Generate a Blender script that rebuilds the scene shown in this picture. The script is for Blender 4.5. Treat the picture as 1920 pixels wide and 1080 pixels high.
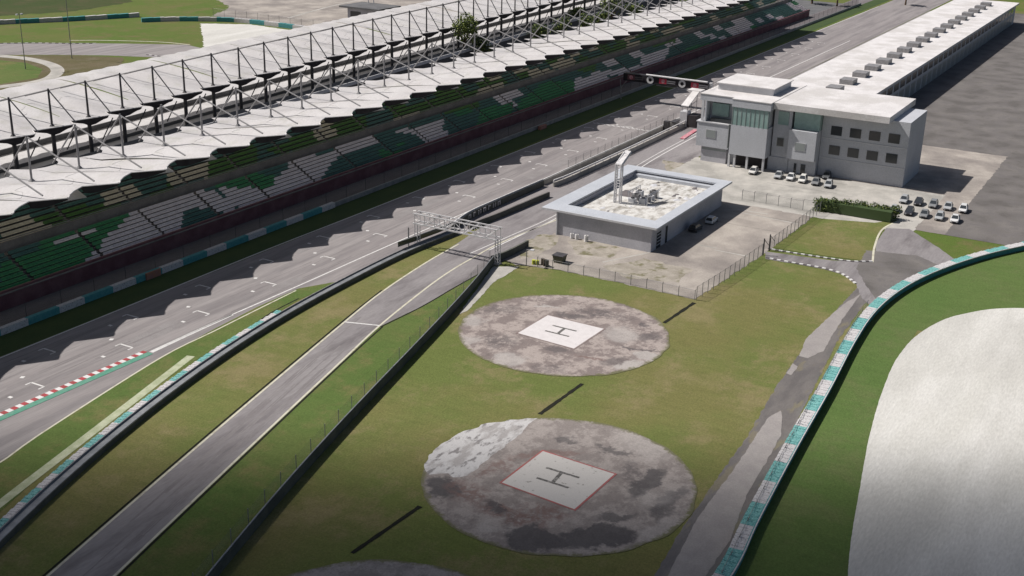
import bpy, math, random
from mathutils import Vector, Matrix, noise
R = math.radians
random.seed(7)
for o in list(bpy.data.objects): bpy.data.objects.remove(o)
sc = bpy.context.scene
col = sc.collection

# ------------------------------------------------------------------ camera
# world: +X runs along the main straight, +Y towards the grandstand, metres
CAMH = 75.0
FPX = 2266.8
_p, _r, _a = 0.3579, 0.025146, R(60.5)
def _rot(v):
    cx, cy = math.cos(_a), math.sin(_a)
    return Vector((v[0]*cx+v[1]*cy, -v[0]*cy+v[1]*cx, v[2]))
_F = Vector((0, math.cos(_p), -math.sin(_p))); _X = Vector((1, 0, 0)); _U = _X.cross(_F)
_X2 = math.cos(_r)*_X+math.sin(_r)*_U; _U2 = -math.sin(_r)*_X+math.cos(_r)*_U
CF, CX, CU = _rot(_F), _rot(_X2), _rot(_U2)
cam = bpy.data.cameras.new('camera'); camo = bpy.data.objects.new('camera', cam); col.objects.link(camo)
cam.sensor_width = 36; cam.lens = FPX/1920*36; cam.clip_start = 1; cam.clip_end = 6000
M = Matrix((CX, CU, -CF)).transposed().to_4x4(); M.translation = Vector((0, 0, CAMH))
camo.matrix_world = M
sc.camera = camo
def at(px, py, z=0.0):
    """ground (or level z) point seen at a pixel of the 1920x1080 photograph"""
    d = CF+(px-960)/FPX*CX-(py-540)/FPX*CU
    k = (z-CAMH)/d.z
    return Vector((d.x*k, d.y*k, z))
def pix(p):
    v = Vector(p)-Vector((0, 0, CAMH))
    w = v.dot(CF)
    return 960+FPX*v.dot(CX)/w, 540-FPX*v.dot(CU)/w

# ------------------------------------------------------------------ sky, sun, exposure
LDIR = Vector((0.23, -0.81, -1.0)).normalized()
w = bpy.data.worlds.new('World'); sc.world = w; w.use_nodes = True
nt = w.node_tree; bg = nt.nodes['Background']
sky = nt.nodes.new('ShaderNodeTexSky'); sky.sky_type = 'NISHITA'; sky.sun_disc = False
sky.sun_elevation = math.asin(-LDIR.z); sky.sun_rotation = math.atan2(-LDIR.x, -LDIR.y)
sky.altitude = 50; sky.air_density = 1.0; sky.dust_density = 3.0; sky.ozone_density = 1.0
nt.links.new(sky.outputs[0], bg.inputs[0]); bg.inputs[1].default_value = 0.05
sun = bpy.data.lights.new('sun', 'SUN'); sun.energy = 4.4; sun.angle = R(0.6); sun.color = (1, .955, .9)
suno = bpy.data.objects.new('sun', sun); col.objects.link(suno)
suno.rotation_euler = LDIR.to_track_quat('-Z', 'Y').to_euler(); suno.location = (0, 300, 400)
sc.view_settings.view_transform = 'Standard'; sc.view_settings.look = 'None'
sc.view_settings.gamma = 1; sc.view_settings.exposure = 0.35
sc.view_settings.use_curve_mapping = False

# ------------------------------------------------------------------ helpers
def tag(o, label=None, cat=None, group=None, kind=None):
    if label: o['label'] = label
    if cat: o['category'] = cat
    if group: o['group'] = group
    if kind: o['kind'] = kind
    return o
def empty(name, loc, label, cat, group=None, rz=0):
    o = bpy.data.objects.new(name, None); col.objects.link(o); o.location = loc; o.rotation_euler = (0, 0, rz)
    o.empty_display_size = .5
    return tag(o, label, cat, group)
class MB:
    def __init__(s): s.v = []; s.f = []; s.m = []; s.mats = []
    def mi(s, mat):
        if mat not in s.mats: s.mats.append(mat)
        return s.mats.index(mat)
    def face(s, pts, mat=None):
        b = len(s.v); s.v += [tuple(p) for p in pts]; s.f.append(tuple(range(b, b+len(pts)))); s.m.append(s.mi(mat))
    def box(s, x0, y0, z0, x1, y1, z1, mat=None):
        s.hexa([(x0, y0, z0), (x1, y0, z0), (x1, y1, z0), (x0, y1, z0), (x0, y0, z1), (x1, y0, z1), (x1, y1, z1), (x0, y1, z1)], mat)
    def hexa(s, p, mat=None):
        b = len(s.v); s.v += [tuple(q) for q in p]; i = s.mi(mat)
        for f in ((3, 2, 1, 0), (4, 5, 6, 7), (0, 1, 5, 4), (1, 2, 6, 5), (2, 3, 7, 6), (3, 0, 4, 7)):
            s.f.append(tuple(b+k for k in f)); s.m.append(i)
    def tube(s, a, b, r, mat=None, n=6, r2=None):
        a = Vector(a); b = Vector(b); d = (b-a).normalized()
        up = Vector((0, 0, 1)) if abs(d.z) < .9 else Vector((1, 0, 0))
        x = d.cross(up).normalized(); y = d.cross(x).normalized()
        if r2 is None: r2 = r
        k = len(s.v); i = s.mi(mat)
        for c, rr in ((a, r), (b, r2)):
            for j in range(n):
                t = 2*math.pi*j/n; s.v.append(tuple(c+x*math.cos(t)*rr+y*math.sin(t)*rr))
        for j in range(n):
            s.f.append((k+j, k+(j+1) % n, k+n+(j+1) % n, k+n+j)); s.m.append(i)
        s.f.append(tuple(k+j for j in reversed(range(n)))); s.m.append(i)
        s.f.append(tuple(k+n+j for j in range(n))); s.m.append(i)
    def wall(s, pts, z0, z1, th, mat=None, side=1, capmat=None):
        """ribbon wall along pts with thickness to its left"""
        L = offset(pts, th*side)
        for i in range(len(pts)-1):
            a, b, c, d = pts[i], pts[i+1], L[i+1], L[i]
            h = [(q[0], q[1], z0) for q in (a, b, c, d)]+[(q[0], q[1], z1) for q in (a, b, c, d)]
            if side < 0: h = [h[3], h[2], h[1], h[0], h[7], h[6], h[5], h[4]]
            s.hexa(h, mat)
    def build(s, name, parent=None, mat=None, smooth=False, loc=None):
        me = bpy.data.meshes.new(name)
        off = Vector((0, 0, 0))
        if parent is not None and parent.type == 'EMPTY' and loc is None:
            off = Vector(parent.location)   # vertices were given in world space
        if parent is not None and loc == 'local': off = Vector((0, 0, 0))
        me.from_pydata([tuple(Vector(v)-off) for v in s.v], [], s.f)
        for m_ in s.mats: me.materials.append(mat if m_ is None else m_)
        for p, i in zip(me.polygons, s.m): p.material_index = i; p.use_smooth = smooth
        me.update()
        o = bpy.data.objects.new(name, me); col.objects.link(o)
        if parent is not None: o.parent = parent
        return o
def offset(pts, d):
    out = []
    n = len(pts)
    for i in range(n):
        a = Vector(pts[max(i-1, 0)][:2]); b = Vector(pts[min(i+1, n-1)][:2])
        t = (b-a).normalized(); nn = Vector((-t.y, t.x))
        p = Vector(pts[i][:2])+nn*d; out.append((p.x, p.y, 0))
    return out
def resample(pts, step):
    """Catmull-Rom through the points, then even steps"""
    P = [Vector((p[0], p[1])) for p in pts]
    if len(P) > 2:
        Q = [P[0]*2-P[1]]+P+[P[-1]*2-P[-2]]; d = []
        for i in range(1, len(Q)-2):
            for k in range(12):
                t = k/12; a, b, c, e = Q[i-1:i+3]
                d.append(.5*((2*b)+(c-a)*t+(2*a-5*b+4*c-e)*t*t+(3*b-a-3*c+e)*t**3))
        d.append(P[-1]); P = d
    L = [0]
    for i in range(1, len(P)): L.append(L[-1]+(P[i]-P[i-1]).length)
    n = max(1, round(L[-1]/step)); out = []; j = 0
    for k in range(n+1):
        t = L[-1]*k/n
        while j < len(P)-2 and L[j+1] < t: j += 1
        s = (t-L[j])/max(1e-9, L[j+1]-L[j]); q = P[j].lerp(P[j+1], min(1, s)); out.append((q.x, q.y, 0))
    return out
def ribbon(name, pts, w, z, mat, parent=None, cen=True, step=2.0):
    P = resample(pts, step); A = offset(P, w/2 if cen else w); B = offset(P, -w/2 if cen else 0)
    m = MB()
    for i in range(len(P)-1): m.face([(B[i][0], B[i][1], z), (B[i+1][0], B[i+1][1], z), (A[i+1][0], A[i+1][1], z), (A[i][0], A[i][1], z)], mat)
    return m.build(name, parent)
def sheet(name, pts, z, mat, kind='structure', rough=0, seed=0, label=None):
    P = [Vector((p[0], p[1])) for p in pts]
    if rough:
        out = []
        for i in range(len(P)):
            a, b = P[i], P[(i+1) % len(P)]; n = max(1, int((b-a).length/max(rough*1.2, .4)))
            for k in range(min(n, 200)):
                q = a.lerp(b, k/n); v = noise.noise_vector(Vector((q.x*.7+seed*9.1, q.y*.7, seed*3.3)))+.5*noise.noise_vector(Vector((q.x*2.3, q.y*2.3+seed, 5)))
                out.append(q+Vector((v.x, v.y))*rough)
        P = out
    m = MB()
    ar = sum(P[i].x*P[(i+1) % len(P)].y-P[(i+1) % len(P)].x*P[i].y for i in range(len(P)))
    if ar < 0: P.reverse()
    m.face([(p.x, p.y, z) for p in P], mat)
    o = m.build(name); return tag(o, kind=kind, label=label)
A2 = lambda L: [at(*p) for p in L]

# ------------------------------------------------------------------ materials
def mat(name, c1, c2=None, scale=1.0, rough=.85, c3=None, scale3=.1, bump=0, bs=None, stretch=None, metal=0, lo=.4, hi=.6, lo3=.45, hi3=.62, detail=6, spec=.3):
    m = bpy.data.materials.new(name); m.use_nodes = True; n = m.node_tree.nodes; l = m.node_tree.links
    b = n['Principled BSDF']; b.inputs['Roughness'].default_value = rough; b.inputs['Metallic'].default_value = metal
    b.inputs['Specular IOR Level'].default_value = spec
    b.inputs['Base Color'].default_value = (*c1, 1)
    if c2 is None and not bump: return m
    g = n.new('ShaderNodeNewGeometry'); mp = n.new('ShaderNodeMapping'); l.new(g.outputs['Position'], mp.inputs[0])
    if stretch: mp.inputs['Scale'].default_value = stretch
    def nz(s, d=detail, src=mp):
        t = n.new('ShaderNodeTexNoise'); t.inputs['Scale'].default_value = s; t.inputs['Detail'].default_value = d; t.inputs['Roughness'].default_value = .6
        l.new(src.outputs[0], t.inputs['Vector']); return t
    def ramp(t, a, b_):
        r = n.new('ShaderNodeMapRange'); r.inputs['From Min'].default_value = a; r.inputs['From Max'].default_value = b_; l.new(t.outputs['Fac'], r.inputs['Value']); return r
    def mix(f, a, b_):
        x = n.new('ShaderNodeMix'); x.data_type = 'RGBA'; l.new(f.outputs[0], x.inputs['Factor'])
        for s, v in ((6, a), (7, b_)):
            if isinstance(v, tuple): x.inputs[s].default_value = (*v, 1)
            else: l.new(v, x.inputs[s])
        return x.outputs[2]
    out = c1
    if c2:
        out = mix(ramp(nz(scale), lo, hi), c1, c2)
        # fine grain so that no area is flat
        fine = ramp(nz(scale*9+1.5, 4), .2, .8)
        hs = n.new('ShaderNodeMix'); hs.data_type = 'RGBA'; hs.blend_type = 'MULTIPLY'; hs.inputs['Factor'].default_value = 1
        cr = n.new('ShaderNodeMapRange'); cr.inputs['To Min'].default_value = .82; cr.inputs['To Max'].default_value = 1.15
        l.new(fine.outputs[0], cr.inputs['Value'])
        if c3: out = mix(ramp(nz(scale3, 5), lo3, hi3), out, c3)
        l.new(out, hs.inputs[6]); l.new(cr.outputs[0], hs.inputs[7]); out = hs.outputs[2]
        l.new(out, b.inputs['Base Color'])
    if bump:
        t = nz(bs or scale*5, 4); bp = n.new('ShaderNodeBump'); bp.inputs['Strength'].default_value = bump; bp.inputs['Distance'].default_value = .1
        l.new(t.outputs['Fac'], bp.inputs['Height']); l.new(bp.outputs[0], b.inputs['Normal'])
    return m
MT = {}
MT['field'] = mat('olive_field_grass', (.105, .105, .040), (.14, .12, .052), .10, .95, c3=(.088, .115, .032), scale3=.045, bump=.6, bs=1.2, lo3=.42, hi3=.6)
MT['green'] = mat('green_grass', (.075, .115, .030), (.105, .115, .038), .12, .95, c3=(.06, .105, .026), scale3=.05, bump=.6, bs=1.2)
MT['lush'] = mat('dense_green_grass', (.055, .105, .022), (.068, .118, .026), .1, .95, c3=(.05, .09, .02), scale3=.06, bump=.5, bs=1.5)
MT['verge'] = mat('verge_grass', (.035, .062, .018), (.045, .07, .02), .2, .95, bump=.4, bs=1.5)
MT['farfield'] = mat('far_grass', (.10, .115, .035), (.12, .115, .045), .05, .95, c3=(.075, .105, .03), scale3=.02)
MT['darkfield'] = mat('dark_rough_grass', (.05, .065, .025), (.062, .06, .03), .05, .95)
MT['tarmac'] = mat('track_asphalt', (.225, .205, .205), (.26, .24, .238), .16, .8, c3=(.18, .165, .168), scale3=.22, stretch=(.12, 1.6, 1))
MT['pitmac'] = mat('pit_entry_asphalt', (.20, .185, .19), (.235, .22, .222), .15, .8, c3=(.12, .108, .112), scale3=.20, stretch=(.22, 1.0, 1), lo3=.5, hi3=.68)
MT['oldmac'] = mat('old_asphalt', (.13, .12, .118), (.16, .148, .14), .3, .9, c3=(.10, .092, .088), scale3=.15)
MT['wetmac'] = mat('damp_asphalt', (.115, .105, .102), (.15, .137, .13), .35, .6, c3=(.17, .15, .11), scale3=.3, stretch=(.4, 1.2, 1), lo3=.55, hi3=.62)
MT['drymac'] = mat('dry_pale_asphalt', (.255, .235, .23), (.285, .265, .255), .4, .9)
MT['concrete'] = mat('apron_concrete', (.29, .26, .235), (.37, .335, .30), .16, .9, c3=(.205, .183, .17), scale3=.07, lo3=.42, hi3=.62)
MT['conc2'] = mat('pale_concrete', (.36, .345, .32), (.42, .40, .37), .3, .9, c3=(.28, .27, .25), scale3=.12)
MT['pale_floor'] = mat('gallery_floor', (.46, .45, .455), (.40, .39, .395), .3, .8)
MT['skid'] = mat('rubbered_asphalt', (.165, .15, .152), (.20, .185, .186), .4, .75, stretch=(.3, 1, 1))
MT['repair'] = mat('asphalt_repair', (.205, .19, .19), (.235, .22, .22), .3, .85)
MT['soil'] = mat('weedy_soil_on_concrete', (.25, .225, .19), (.33, .30, .26), .35, .95, c3=(.15, .14, .085), scale3=.4, lo3=.52, hi3=.64, detail=10)
MT['serv'] = mat('service_road_asphalt', (.14, .125, .13), (.17, .155, .16), .2, .9, stretch=(.2, 1, 1))
MT['sand'] = mat('pale_gravel', (.50, .49, .46), (.55, .54, .515), .12, .95, c3=(.43, .42, .395), scale3=.05, bump=.35, bs=3, stretch=(.35, 1.4, 1), detail=10)
MT['line'] = mat('road_paint_white', (.62, .61, .60), (.40, .38, .37), 1.4, .6, lo=.5, hi=.72)
MT['cream'] = mat('cream_kerb_paint', (.52, .50, .40), (.36, .33, .25), .8, .8, lo=.5, hi=.7)
MT['creamgrass'] = mat('faded_cream_paint', (.40, .42, .30), (.30, .33, .21), .6, .9)
MT['red'] = mat('kerb_red', (.36, .05, .06), (.26, .05, .05), 1, .7)
MT['white'] = mat('white_paint', (.66, .65, .65), (.58, .57, .57), 1.2, .5)
MT['kgreen'] = mat('kerb_green', (.07, .24, .17), (.12, .26, .2), 1, .7)
MT['teal'] = mat('teal_paint', (.09, .30, .29), (.24, .46, .44), 7, .75, lo=.4, hi=.6, c3=(.06, .20, .20), scale3=4.5, lo3=.52, hi3=.62)
MT['tealw'] = mat('tyre_white', (.54, .525, .53), (.45, .44, .445), 7, .8, lo=.4, hi=.6, c3=(.24, .22, .23), scale3=4.5, lo3=.54, hi3=.64)
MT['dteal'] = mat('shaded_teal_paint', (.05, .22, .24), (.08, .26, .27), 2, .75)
MT['rubber'] = mat('black_rubber', (.03, .03, .032), (.045, .045, .045), 2, .8)
MT['rail'] = mat('galvanised_rail', (.20, .21, .22), (.27, .28, .29), .7, .5, metal=.3)
MT['darkwall'] = mat('weathered_dark_wall', (.075, .08, .07), (.11, .11, .095), .35, .9)
MT['steelw'] = mat('white_steel', (.62, .61, .62), (.5, .49, .5), 1.5, .5)
MT['steelg'] = mat('grey_steel', (.19, .185, .19), (.25, .245, .25), 1.5, .5)
MT['steeld'] = mat('dark_steel', (.05, .048, .05), (.075, .07, .075), 1.5, .5)
MT['membrane'] = mat('white_membrane', (.56, .545, .55), (.52, .50, .505), .12, .7, c3=(.43, .42, .39), scale3=.22, lo3=.53, hi3=.76, detail=9)
_m = MT['membrane'].node_tree; _t = _m.nodes.new('ShaderNodeBsdfTranslucent'); _t.inputs[0].default_value = (.62, .62, .58, 1)
_x = _m.nodes.new('ShaderNodeMixShader'); _x.inputs[0].default_value = .2; _o = [n_ for n_ in _m.nodes if n_.type == 'OUTPUT_MATERIAL'][0]
_m.links.new(_m.nodes['Principled BSDF'].outputs[0], _x.inputs[1]); _m.links.new(_t.outputs[0], _x.inputs[2]); _m.links.new(_x.outputs[0], _o.inputs[0])
MT['seam'] = mat('membrane_seam', (.40, .39, .39), (.36, .35, .35), 1, .8)
MT['shade_panel'] = mat('dark_shade_panel', (.035, .03, .032), (.05, .045, .048), .5, .7)  # near-black colour paints in the shade under the canopy edges
MT['deck'] = mat('deck_grey', (.30, .295, .30), (.24, .235, .245), .2, .9)
MT['deckd'] = mat('dark_roofing', (.10, .10, .105), (.13, .13, .135), .2, .9)
MT['standc'] = mat('stand_concrete', (.17, .155, .145), (.22, .20, .19), .25, .9)
MT['standd'] = mat('stand_step_dark', (.10, .09, .09), (.13, .12, .115), .3, .9)
MT['maroon'] = mat('maroon_wall', (.13, .055, .065), (.17, .085, .09), .3, .8)
MT['s_light'] = mat('pale_seat', (.72, .66, .66), (.62, .56, .57), 1.0, .5)
MT['s_beige'] = mat('beige_seat', (.62, .56, .44), (.52, .47, .37), 1.0, .5)
MT['s_green'] = mat('bright_green_seat', (.075, .27, .11), (.065, .22, .11), .8, .5)
MT['s_dgreen'] = mat('leaf_green_seat', (.10, .21, .055), (.08, .16, .055), .8, .5)
MT['s_teal'] = mat('dark_teal_seat', (.07, .15, .135), (.09, .18, .16), .8, .5)
MT['wallg'] = mat('grey_render', (.46, .455, .49), (.42, .415, .45), .3, .8, c3=(.37, .37, .40), scale3=.12)
MT['roofw'] = mat('white_roof', (.62, .60, .60), (.56, .54, .54), .2, .7, c3=(.50, .48, .47), scale3=.1)
MT['towerw'] = mat('tower_panel', (.46, .47, .505), (.43, .44, .47), .25, .6)
MT['trimw'] = mat('pale_trim', (.55, .55, .57), (.5, .5, .52), .5, .5)
MT['eave'] = mat('roof_band_metal', (.42, .44, .48), (.46, .48, .52), .3, .45)
MT['ballast'] = mat('weathered_roof_membrane', (.56, .55, .53), (.38, .36, .335), .5, .9, c3=(.24, .225, .20), scale3=.3, stretch=(.8, 1.3, 1), lo=.46, hi=.60, lo3=.53, hi3=.66, detail=10)
MT['glass'] = mat('green_glass', (.25, .36, .34), (.20, .30, .285), .5, .15, spec=.6)
MT['dglass'] = mat('dark_glass', (.035, .04, .045), None, rough=.15, spec=.6)
MT['wing'] = mat('window_blind', (.25, .27, .27), None, rough=.3)
MT['black'] = mat('black_panel', (.018, .016, .02), (.028, .025, .03), 1, .5)
MT['pad'] = mat('pad_concrete', (.30, .27, .26), (.21, .185, .18), .16, .92, c3=(.37, .345, .33), scale3=.12, lo=.45, hi=.56, lo3=.5, hi3=.6, detail=5)
MT['pad2'] = mat('pad_concrete_worn', (.25, .235, .225), (.16, .145, .14), .14, .92, c3=(.30, .285, .27), scale3=.2, lo=.5, hi=.6, detail=5)
MT['lichen'] = mat('pale_lichen_concrete', (.44, .43, .43), (.19, .18, .18), .8, .9, lo=.53, hi=.62, stretch=(.6, 1.3, 1), c3=(.30, .285, .28), scale3=.35, lo3=.5, hi3=.6, detail=10)
MT['stain'] = mat('dark_stain', (.11, .10, .105), (.145, .13, .132), .5, .9)
MT['stainr'] = mat('rusty_stain', (.20, .15, .14), (.23, .19, .18), .5, .9)
MT['hwhite'] = mat('pad_white_paint', (.60, .57, .57), (.56, .53, .53), .8, .7)
MT['hworn'] = mat('pad_worn_paint', (.46, .44, .42), (.26, .25, .23), 1.4, .8, lo=.62, hi=.68)
MT['hred'] = mat('pad_red_border', (.34, .09, .09), (.26, .12, .11), .8, .8)
MT['hgrey'] = mat('faded_black_paint', (.10, .095, .09), (.22, .21, .2), 2.5, .8, lo=.5, hi=.6)
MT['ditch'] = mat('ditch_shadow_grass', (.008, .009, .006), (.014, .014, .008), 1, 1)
MT['trunk'] = mat('bark', (.10, .07, .05), (.14, .1, .07), 2, .9)
MT['leafa'] = mat('leaf_bright', (.17, .21, .045), None, rough=.7)
MT['leafb'] = mat('leaf_dark', (.045, .07, .025), None, rough=.7)
MT['yellow'] = mat('yellow_paint', (.45, .46, .06), (.38, .42, .06), 2, .6)
MT['olivebin'] = mat('olive_metal', (.075, .08, .05), (.1, .1, .07), 1, .7)
MT['brown'] = mat('brown_rubber', (.06, .045, .035), (.08, .06, .05), 2, .8)
MT['tyre'] = mat('tyre', (.02, .02, .02), None, rough=.8)
MT['ledred'] = mat('sign_red', (.45, .05, .08), None, rough=.5)
MT['pinkred'] = mat('faded_red', (.45, .12, .16), (.5, .3, .32), 1.5, .7)
MT['orange'] = mat('faded_orange', (.30, .14, .09), (.25, .13, .12), 1, .8)
def mesh_mat(name, c, a):
    m = bpy.data.materials.new(name); m.use_nodes = True; n = m.node_tree.nodes; l = m.node_tree.links
    b = n['Principled BSDF']; b.inputs['Base Color'].default_value = (*c, 1); b.inputs['Roughness'].default_value = .6
    b.inputs['Alpha'].default_value = a
    return m
MT['net'] = mesh_mat('wire_netting', (.28, .27, .25), .16)
MT['netd'] = mesh_mat('debris_netting', (.05, .05, .055), .28)

def grass(name, a, b, dry, seed=0, mow=None):
    m = bpy.data.materials.new(name); m.use_nodes = True; n = m.node_tree.nodes; l = m.node_tree.links
    B = n['Principled BSDF']; B.inputs['Roughness'].default_value = .95; B.inputs['Specular IOR Level'].default_value = .1
    g = n.new('ShaderNodeNewGeometry')
    def nz(scale, det=5, st=(1, 1, 1), rot=0, ro=.6):
        mp = n.new('ShaderNodeMapping'); l.new(g.outputs['Position'], mp.inputs[0]); mp.inputs['Scale'].default_value = st; mp.inputs['Rotation'].default_value = (0, 0, rot); mp.inputs['Location'].default_value = (seed*13, seed*7, 0)
        t = n.new('ShaderNodeTexNoise'); t.inputs['Scale'].default_value = scale; t.inputs['Detail'].default_value = det; t.inputs['Roughness'].default_value = ro; l.new(mp.outputs[0], t.inputs['Vector']); return t.outputs['Fac']
    def rng(v, lo, hi, a_=0, b_=1):
        r = n.new('ShaderNodeMapRange'); r.interpolation_type = 'SMOOTHSTEP'
        for k, x in (('From Min', lo), ('From Max', hi), ('To Min', a_), ('To Max', b_)): r.inputs[k].default_value = x
        l.new(v, r.inputs['Value']); return r.outputs[0]
    def mix(f, p, q, mode='MIX'):
        x = n.new('ShaderNodeMix'); x.data_type = 'RGBA'; x.blend_type = mode
        if isinstance(f, float): x.inputs['Factor'].default_value = f
        else: l.new(f, x.inputs['Factor'])
        for s_, v in ((6, p), (7, q)):
            if isinstance(v, tuple): x.inputs[s_].default_value = (*v, 1)
            else: l.new(v, x.inputs[s_])
        return x.outputs[2]
    c = mix(rng(nz(.035, 6), .38, .62), a, b)
    c = mix(rng(nz(.085, 9, ro=.72), .47, .66), c, dry)
    c = mix(rng(nz(.5, 8, ro=.75), .5, .8, 0, .55), c, tuple(x*.62 for x in a))
    c = mix(1.0, c, rng(nz(1.1, 4, (1, .2, 1), mow if mow is not None else .6), .25, .75, .94, 1.06), 'MULTIPLY')
    c = mix(1.0, c, rng(nz(3.2, 5, ro=.8), .2, .8, .72, 1.26), 'MULTIPLY')
    l.new(c, B.inputs['Base Color'])
    bp = n.new('ShaderNodeBump'); bp.inputs['Strength'].default_value = .7; bp.inputs['Distance'].default_value = .12
    l.new(nz(2.4, 5, ro=.75), bp.inputs['Height']); l.new(bp.outputs[0], B.inputs['Normal'])
    return m
MT['field'] = grass('olive_field_grass', (.115, .140, .042), (.148, .142, .054), (.19, .165, .08), 1)
MT['green'] = grass('green_grass', (.080, .125, .034), (.10, .13, .04), (.14, .135, .055), 2, 1.0)
MT['lush'] = grass('dense_green_grass', (.082, .132, .038), (.092, .136, .042), (.105, .134, .05), 3)
MT['farfield'] = grass('far_grass', (.085, .125, .028), (.105, .125, .036), (.13, .12, .05), 4)
MT['darkfield'] = grass('dark_rough_grass', (.045, .065, .022), (.055, .068, .026), (.075, .07, .035), 5)
MT['weedy'] = grass('weedy_dirt', (.10, .09, .045), (.12, .10, .06), (.15, .13, .09), 6)
def pad_mat(name, base, mid, stains, seed, cen=(0, 0)):
    m = bpy.data.materials.new(name); m.use_nodes = True; n = m.node_tree.nodes; l = m.node_tree.links
    B = n['Principled BSDF']; B.inputs['Roughness'].default_value = .9; B.inputs['Specular IOR Level'].default_value = .2
    g = n.new('ShaderNodeNewGeometry')
    def vm(op, p, q):
        x = n.new('ShaderNodeVectorMath'); x.operation = op
        for i, v in ((0, p), (1, q)):
            if isinstance(v, tuple): x.inputs[i].default_value = v
            elif v is not None: l.new(v, x.inputs[i])
        return x
    def nz(scale, det=6, out='Fac', ro=.65, src=None, off=0):
        t = n.new('ShaderNodeTexNoise'); t.inputs['Scale'].default_value = scale; t.inputs['Detail'].default_value = det; t.inputs['Roughness'].default_value = ro
        l.new(vm('ADD', src or g.outputs['Position'], (seed*17.0+off, seed*5.0, 0)).outputs[0], t.inputs['Vector']); return t.outputs[out]
    def rng(v, lo, hi, a_=0, b_=1):
        r = n.new('ShaderNodeMapRange'); r.interpolation_type = 'SMOOTHSTEP'
        for k, x in (('From Min', lo), ('From Max', hi), ('To Min', a_), ('To Max', b_)): r.inputs[k].default_value = x
        l.new(v, r.inputs['Value']); return r.outputs[0]
    def mul(p, q):
        x = n.new('ShaderNodeMath'); x.operation = 'MULTIPLY'; l.new(p, x.inputs[0])
        if isinstance(q, float): x.inputs[1].default_value = q
        else: l.new(q, x.inputs[1])
        return x.outputs[0]
    def mix(f, p, q, mode='MIX'):
        x = n.new('ShaderNodeMix'); x.data_type = 'RGBA'; x.blend_type = mode
        if isinstance(f, float): x.inputs['Factor'].default_value = f
        else: l.new(f, x.inputs['Factor'])
        for s_, v in ((6, p), (7, q)):
            if isinstance(v, tuple): x.inputs[s_].default_value = (*v, 1)
            else: l.new(v, x.inputs[s_])
        return x.outputs[2]
    w1 = vm('SCALE', vm('SUBTRACT', nz(.22, 4, 'Color'), (.5, .5, .5)).outputs[0], None); w1.inputs['Scale'].default_value = 6.5
    w2 = vm('SCALE', vm('SUBTRACT', nz(1.2, 4, 'Color', off=9), (.5, .5, .5)).outputs[0], None); w2.inputs['Scale'].default_value = 1.6
    P = vm('ADD', vm('ADD', g.outputs['Position'], w1.outputs[0]).outputs[0], w2.outputs[0]).outputs[0]
    c = mix(rng(nz(.26, 9, ro=.72), .44, .56), base, mid)
    c = mix(rng(nz(.55, 8, ro=.75, off=4), .5, .72, 0, .8), c, tuple(x*.72 for x in mid))
    for (cx, cy, rx, ry, rot, colr, st, soft) in stains:
        mp = n.new('ShaderNodeMapping'); mp.vector_type = 'TEXTURE'; l.new(P, mp.inputs[0])
        mp.inputs['Location'].default_value = (cx, cy, 0); mp.inputs['Rotation'].default_value = (0, 0, rot); mp.inputs['Scale'].default_value = (rx, ry, 1000)
        ln = vm('LENGTH', mp.outputs[0], None).outputs['Value']
        f = rng(ln, 1.0-soft, 1.0+soft*.4, 1, 0)
        if st < 0: f = mul(f, rng(nz(.9, 6, ro=.7, off=cx), .38, .55)); st = -st
        c = mix(mul(f, float(st)), c, colr)
    c = mix(1.0, c, rng(nz(4.0, 5, ro=.8, off=2), .2, .8, .8, 1.18), 'MULTIPLY')
    dv = vm('SUBTRACT', g.outputs['Position'], (cen[0], cen[1], .06)); ln = vm('LENGTH', dv.outputs[0], None).outputs['Value']
    ad = n.new('ShaderNodeMath'); ad.operation = 'MULTIPLY_ADD'; l.new(nz(.7, 7, ro=.75, off=5), ad.inputs[0]); ad.inputs[1].default_value = 3.2; l.new(ln, ad.inputs[2])
    c = mix(rng(ad.outputs[0], 17.9, 18.7, 0, .9), c, (.115, .115, .055))
    l.new(c, B.inputs['Base Color']); return m
def stains(fn, L):
    out = []
    for (px, py, qx, qy, wd, colr, st, soft) in L:   # long axis from p to q, half width in metres
        p, q = at(*fn(px, py)), at(*fn(qx, qy)); c = (p+q)/2; d = q-p
        out.append((c.x, c.y, d.length/2+.01, wd, math.atan2(d.y, d.x), colr, st, soft))
    return out
_c3 = lambda x, y: (840+x/4, 530+y/4)
_c7 = lambda x, y: (780+x*.2871, 770+y*.2871)
DK, PL_, RD, VD = (.10, .088, .09), (.36, .335, .32), (.16, .105, .095), (.07, .065, .068)
MT['pad'] = pad_mat('pad_concrete', (.33, .285, .265), (.19, .158, .15), stains(_c3, [
    (780, 225, 1060, 265, 1.3, DK, .8, .4), (1440, 330, 1500, 310, 1.2, DK, .8, .4), (1440, 430, 1600, 380, 2.2, DK, .75, .4), (690, 470, 930, 530, 1.3, DK, .7, .5),
    (600, 640, 900, 660, 1.6, DK, -.5, .6), (1150, 620, 1300, 560, 1.6, DK, .7, .5), (1400, 550, 1580, 560, 2.3, PL_, .8, .3), (1250, 640, 1450, 600, 2.0, PL_, .85, .3),
    (1160, 420, 1420, 370, 4.0, PL_, .65, .5), (330, 560, 560, 590, 2.6, PL_, .7, .5), (90, 320, 220, 250, 2.5, PL_, .7, .5), (80, 400, 180, 460, 2.5, PL_, .6, .5),
    (200, 250, 560, 170, 1.8, DK, -.6, .6), (220, 420, 560, 470, 3.0, DK, -.7, .6), (900, 180, 1400, 280, 2.0, DK, -.7, .6), (1280, 480, 1620, 520, .5, DK, .9, .5), (960, 540, 1180, 590, .5, RD, .7, .5), (640, 180, 800, 190, .6, PL_, .8, .4), (1050, 270, 1240, 230, 1.2, DK, -.8, .5)]), 1, (161.4, 81.5))
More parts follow.
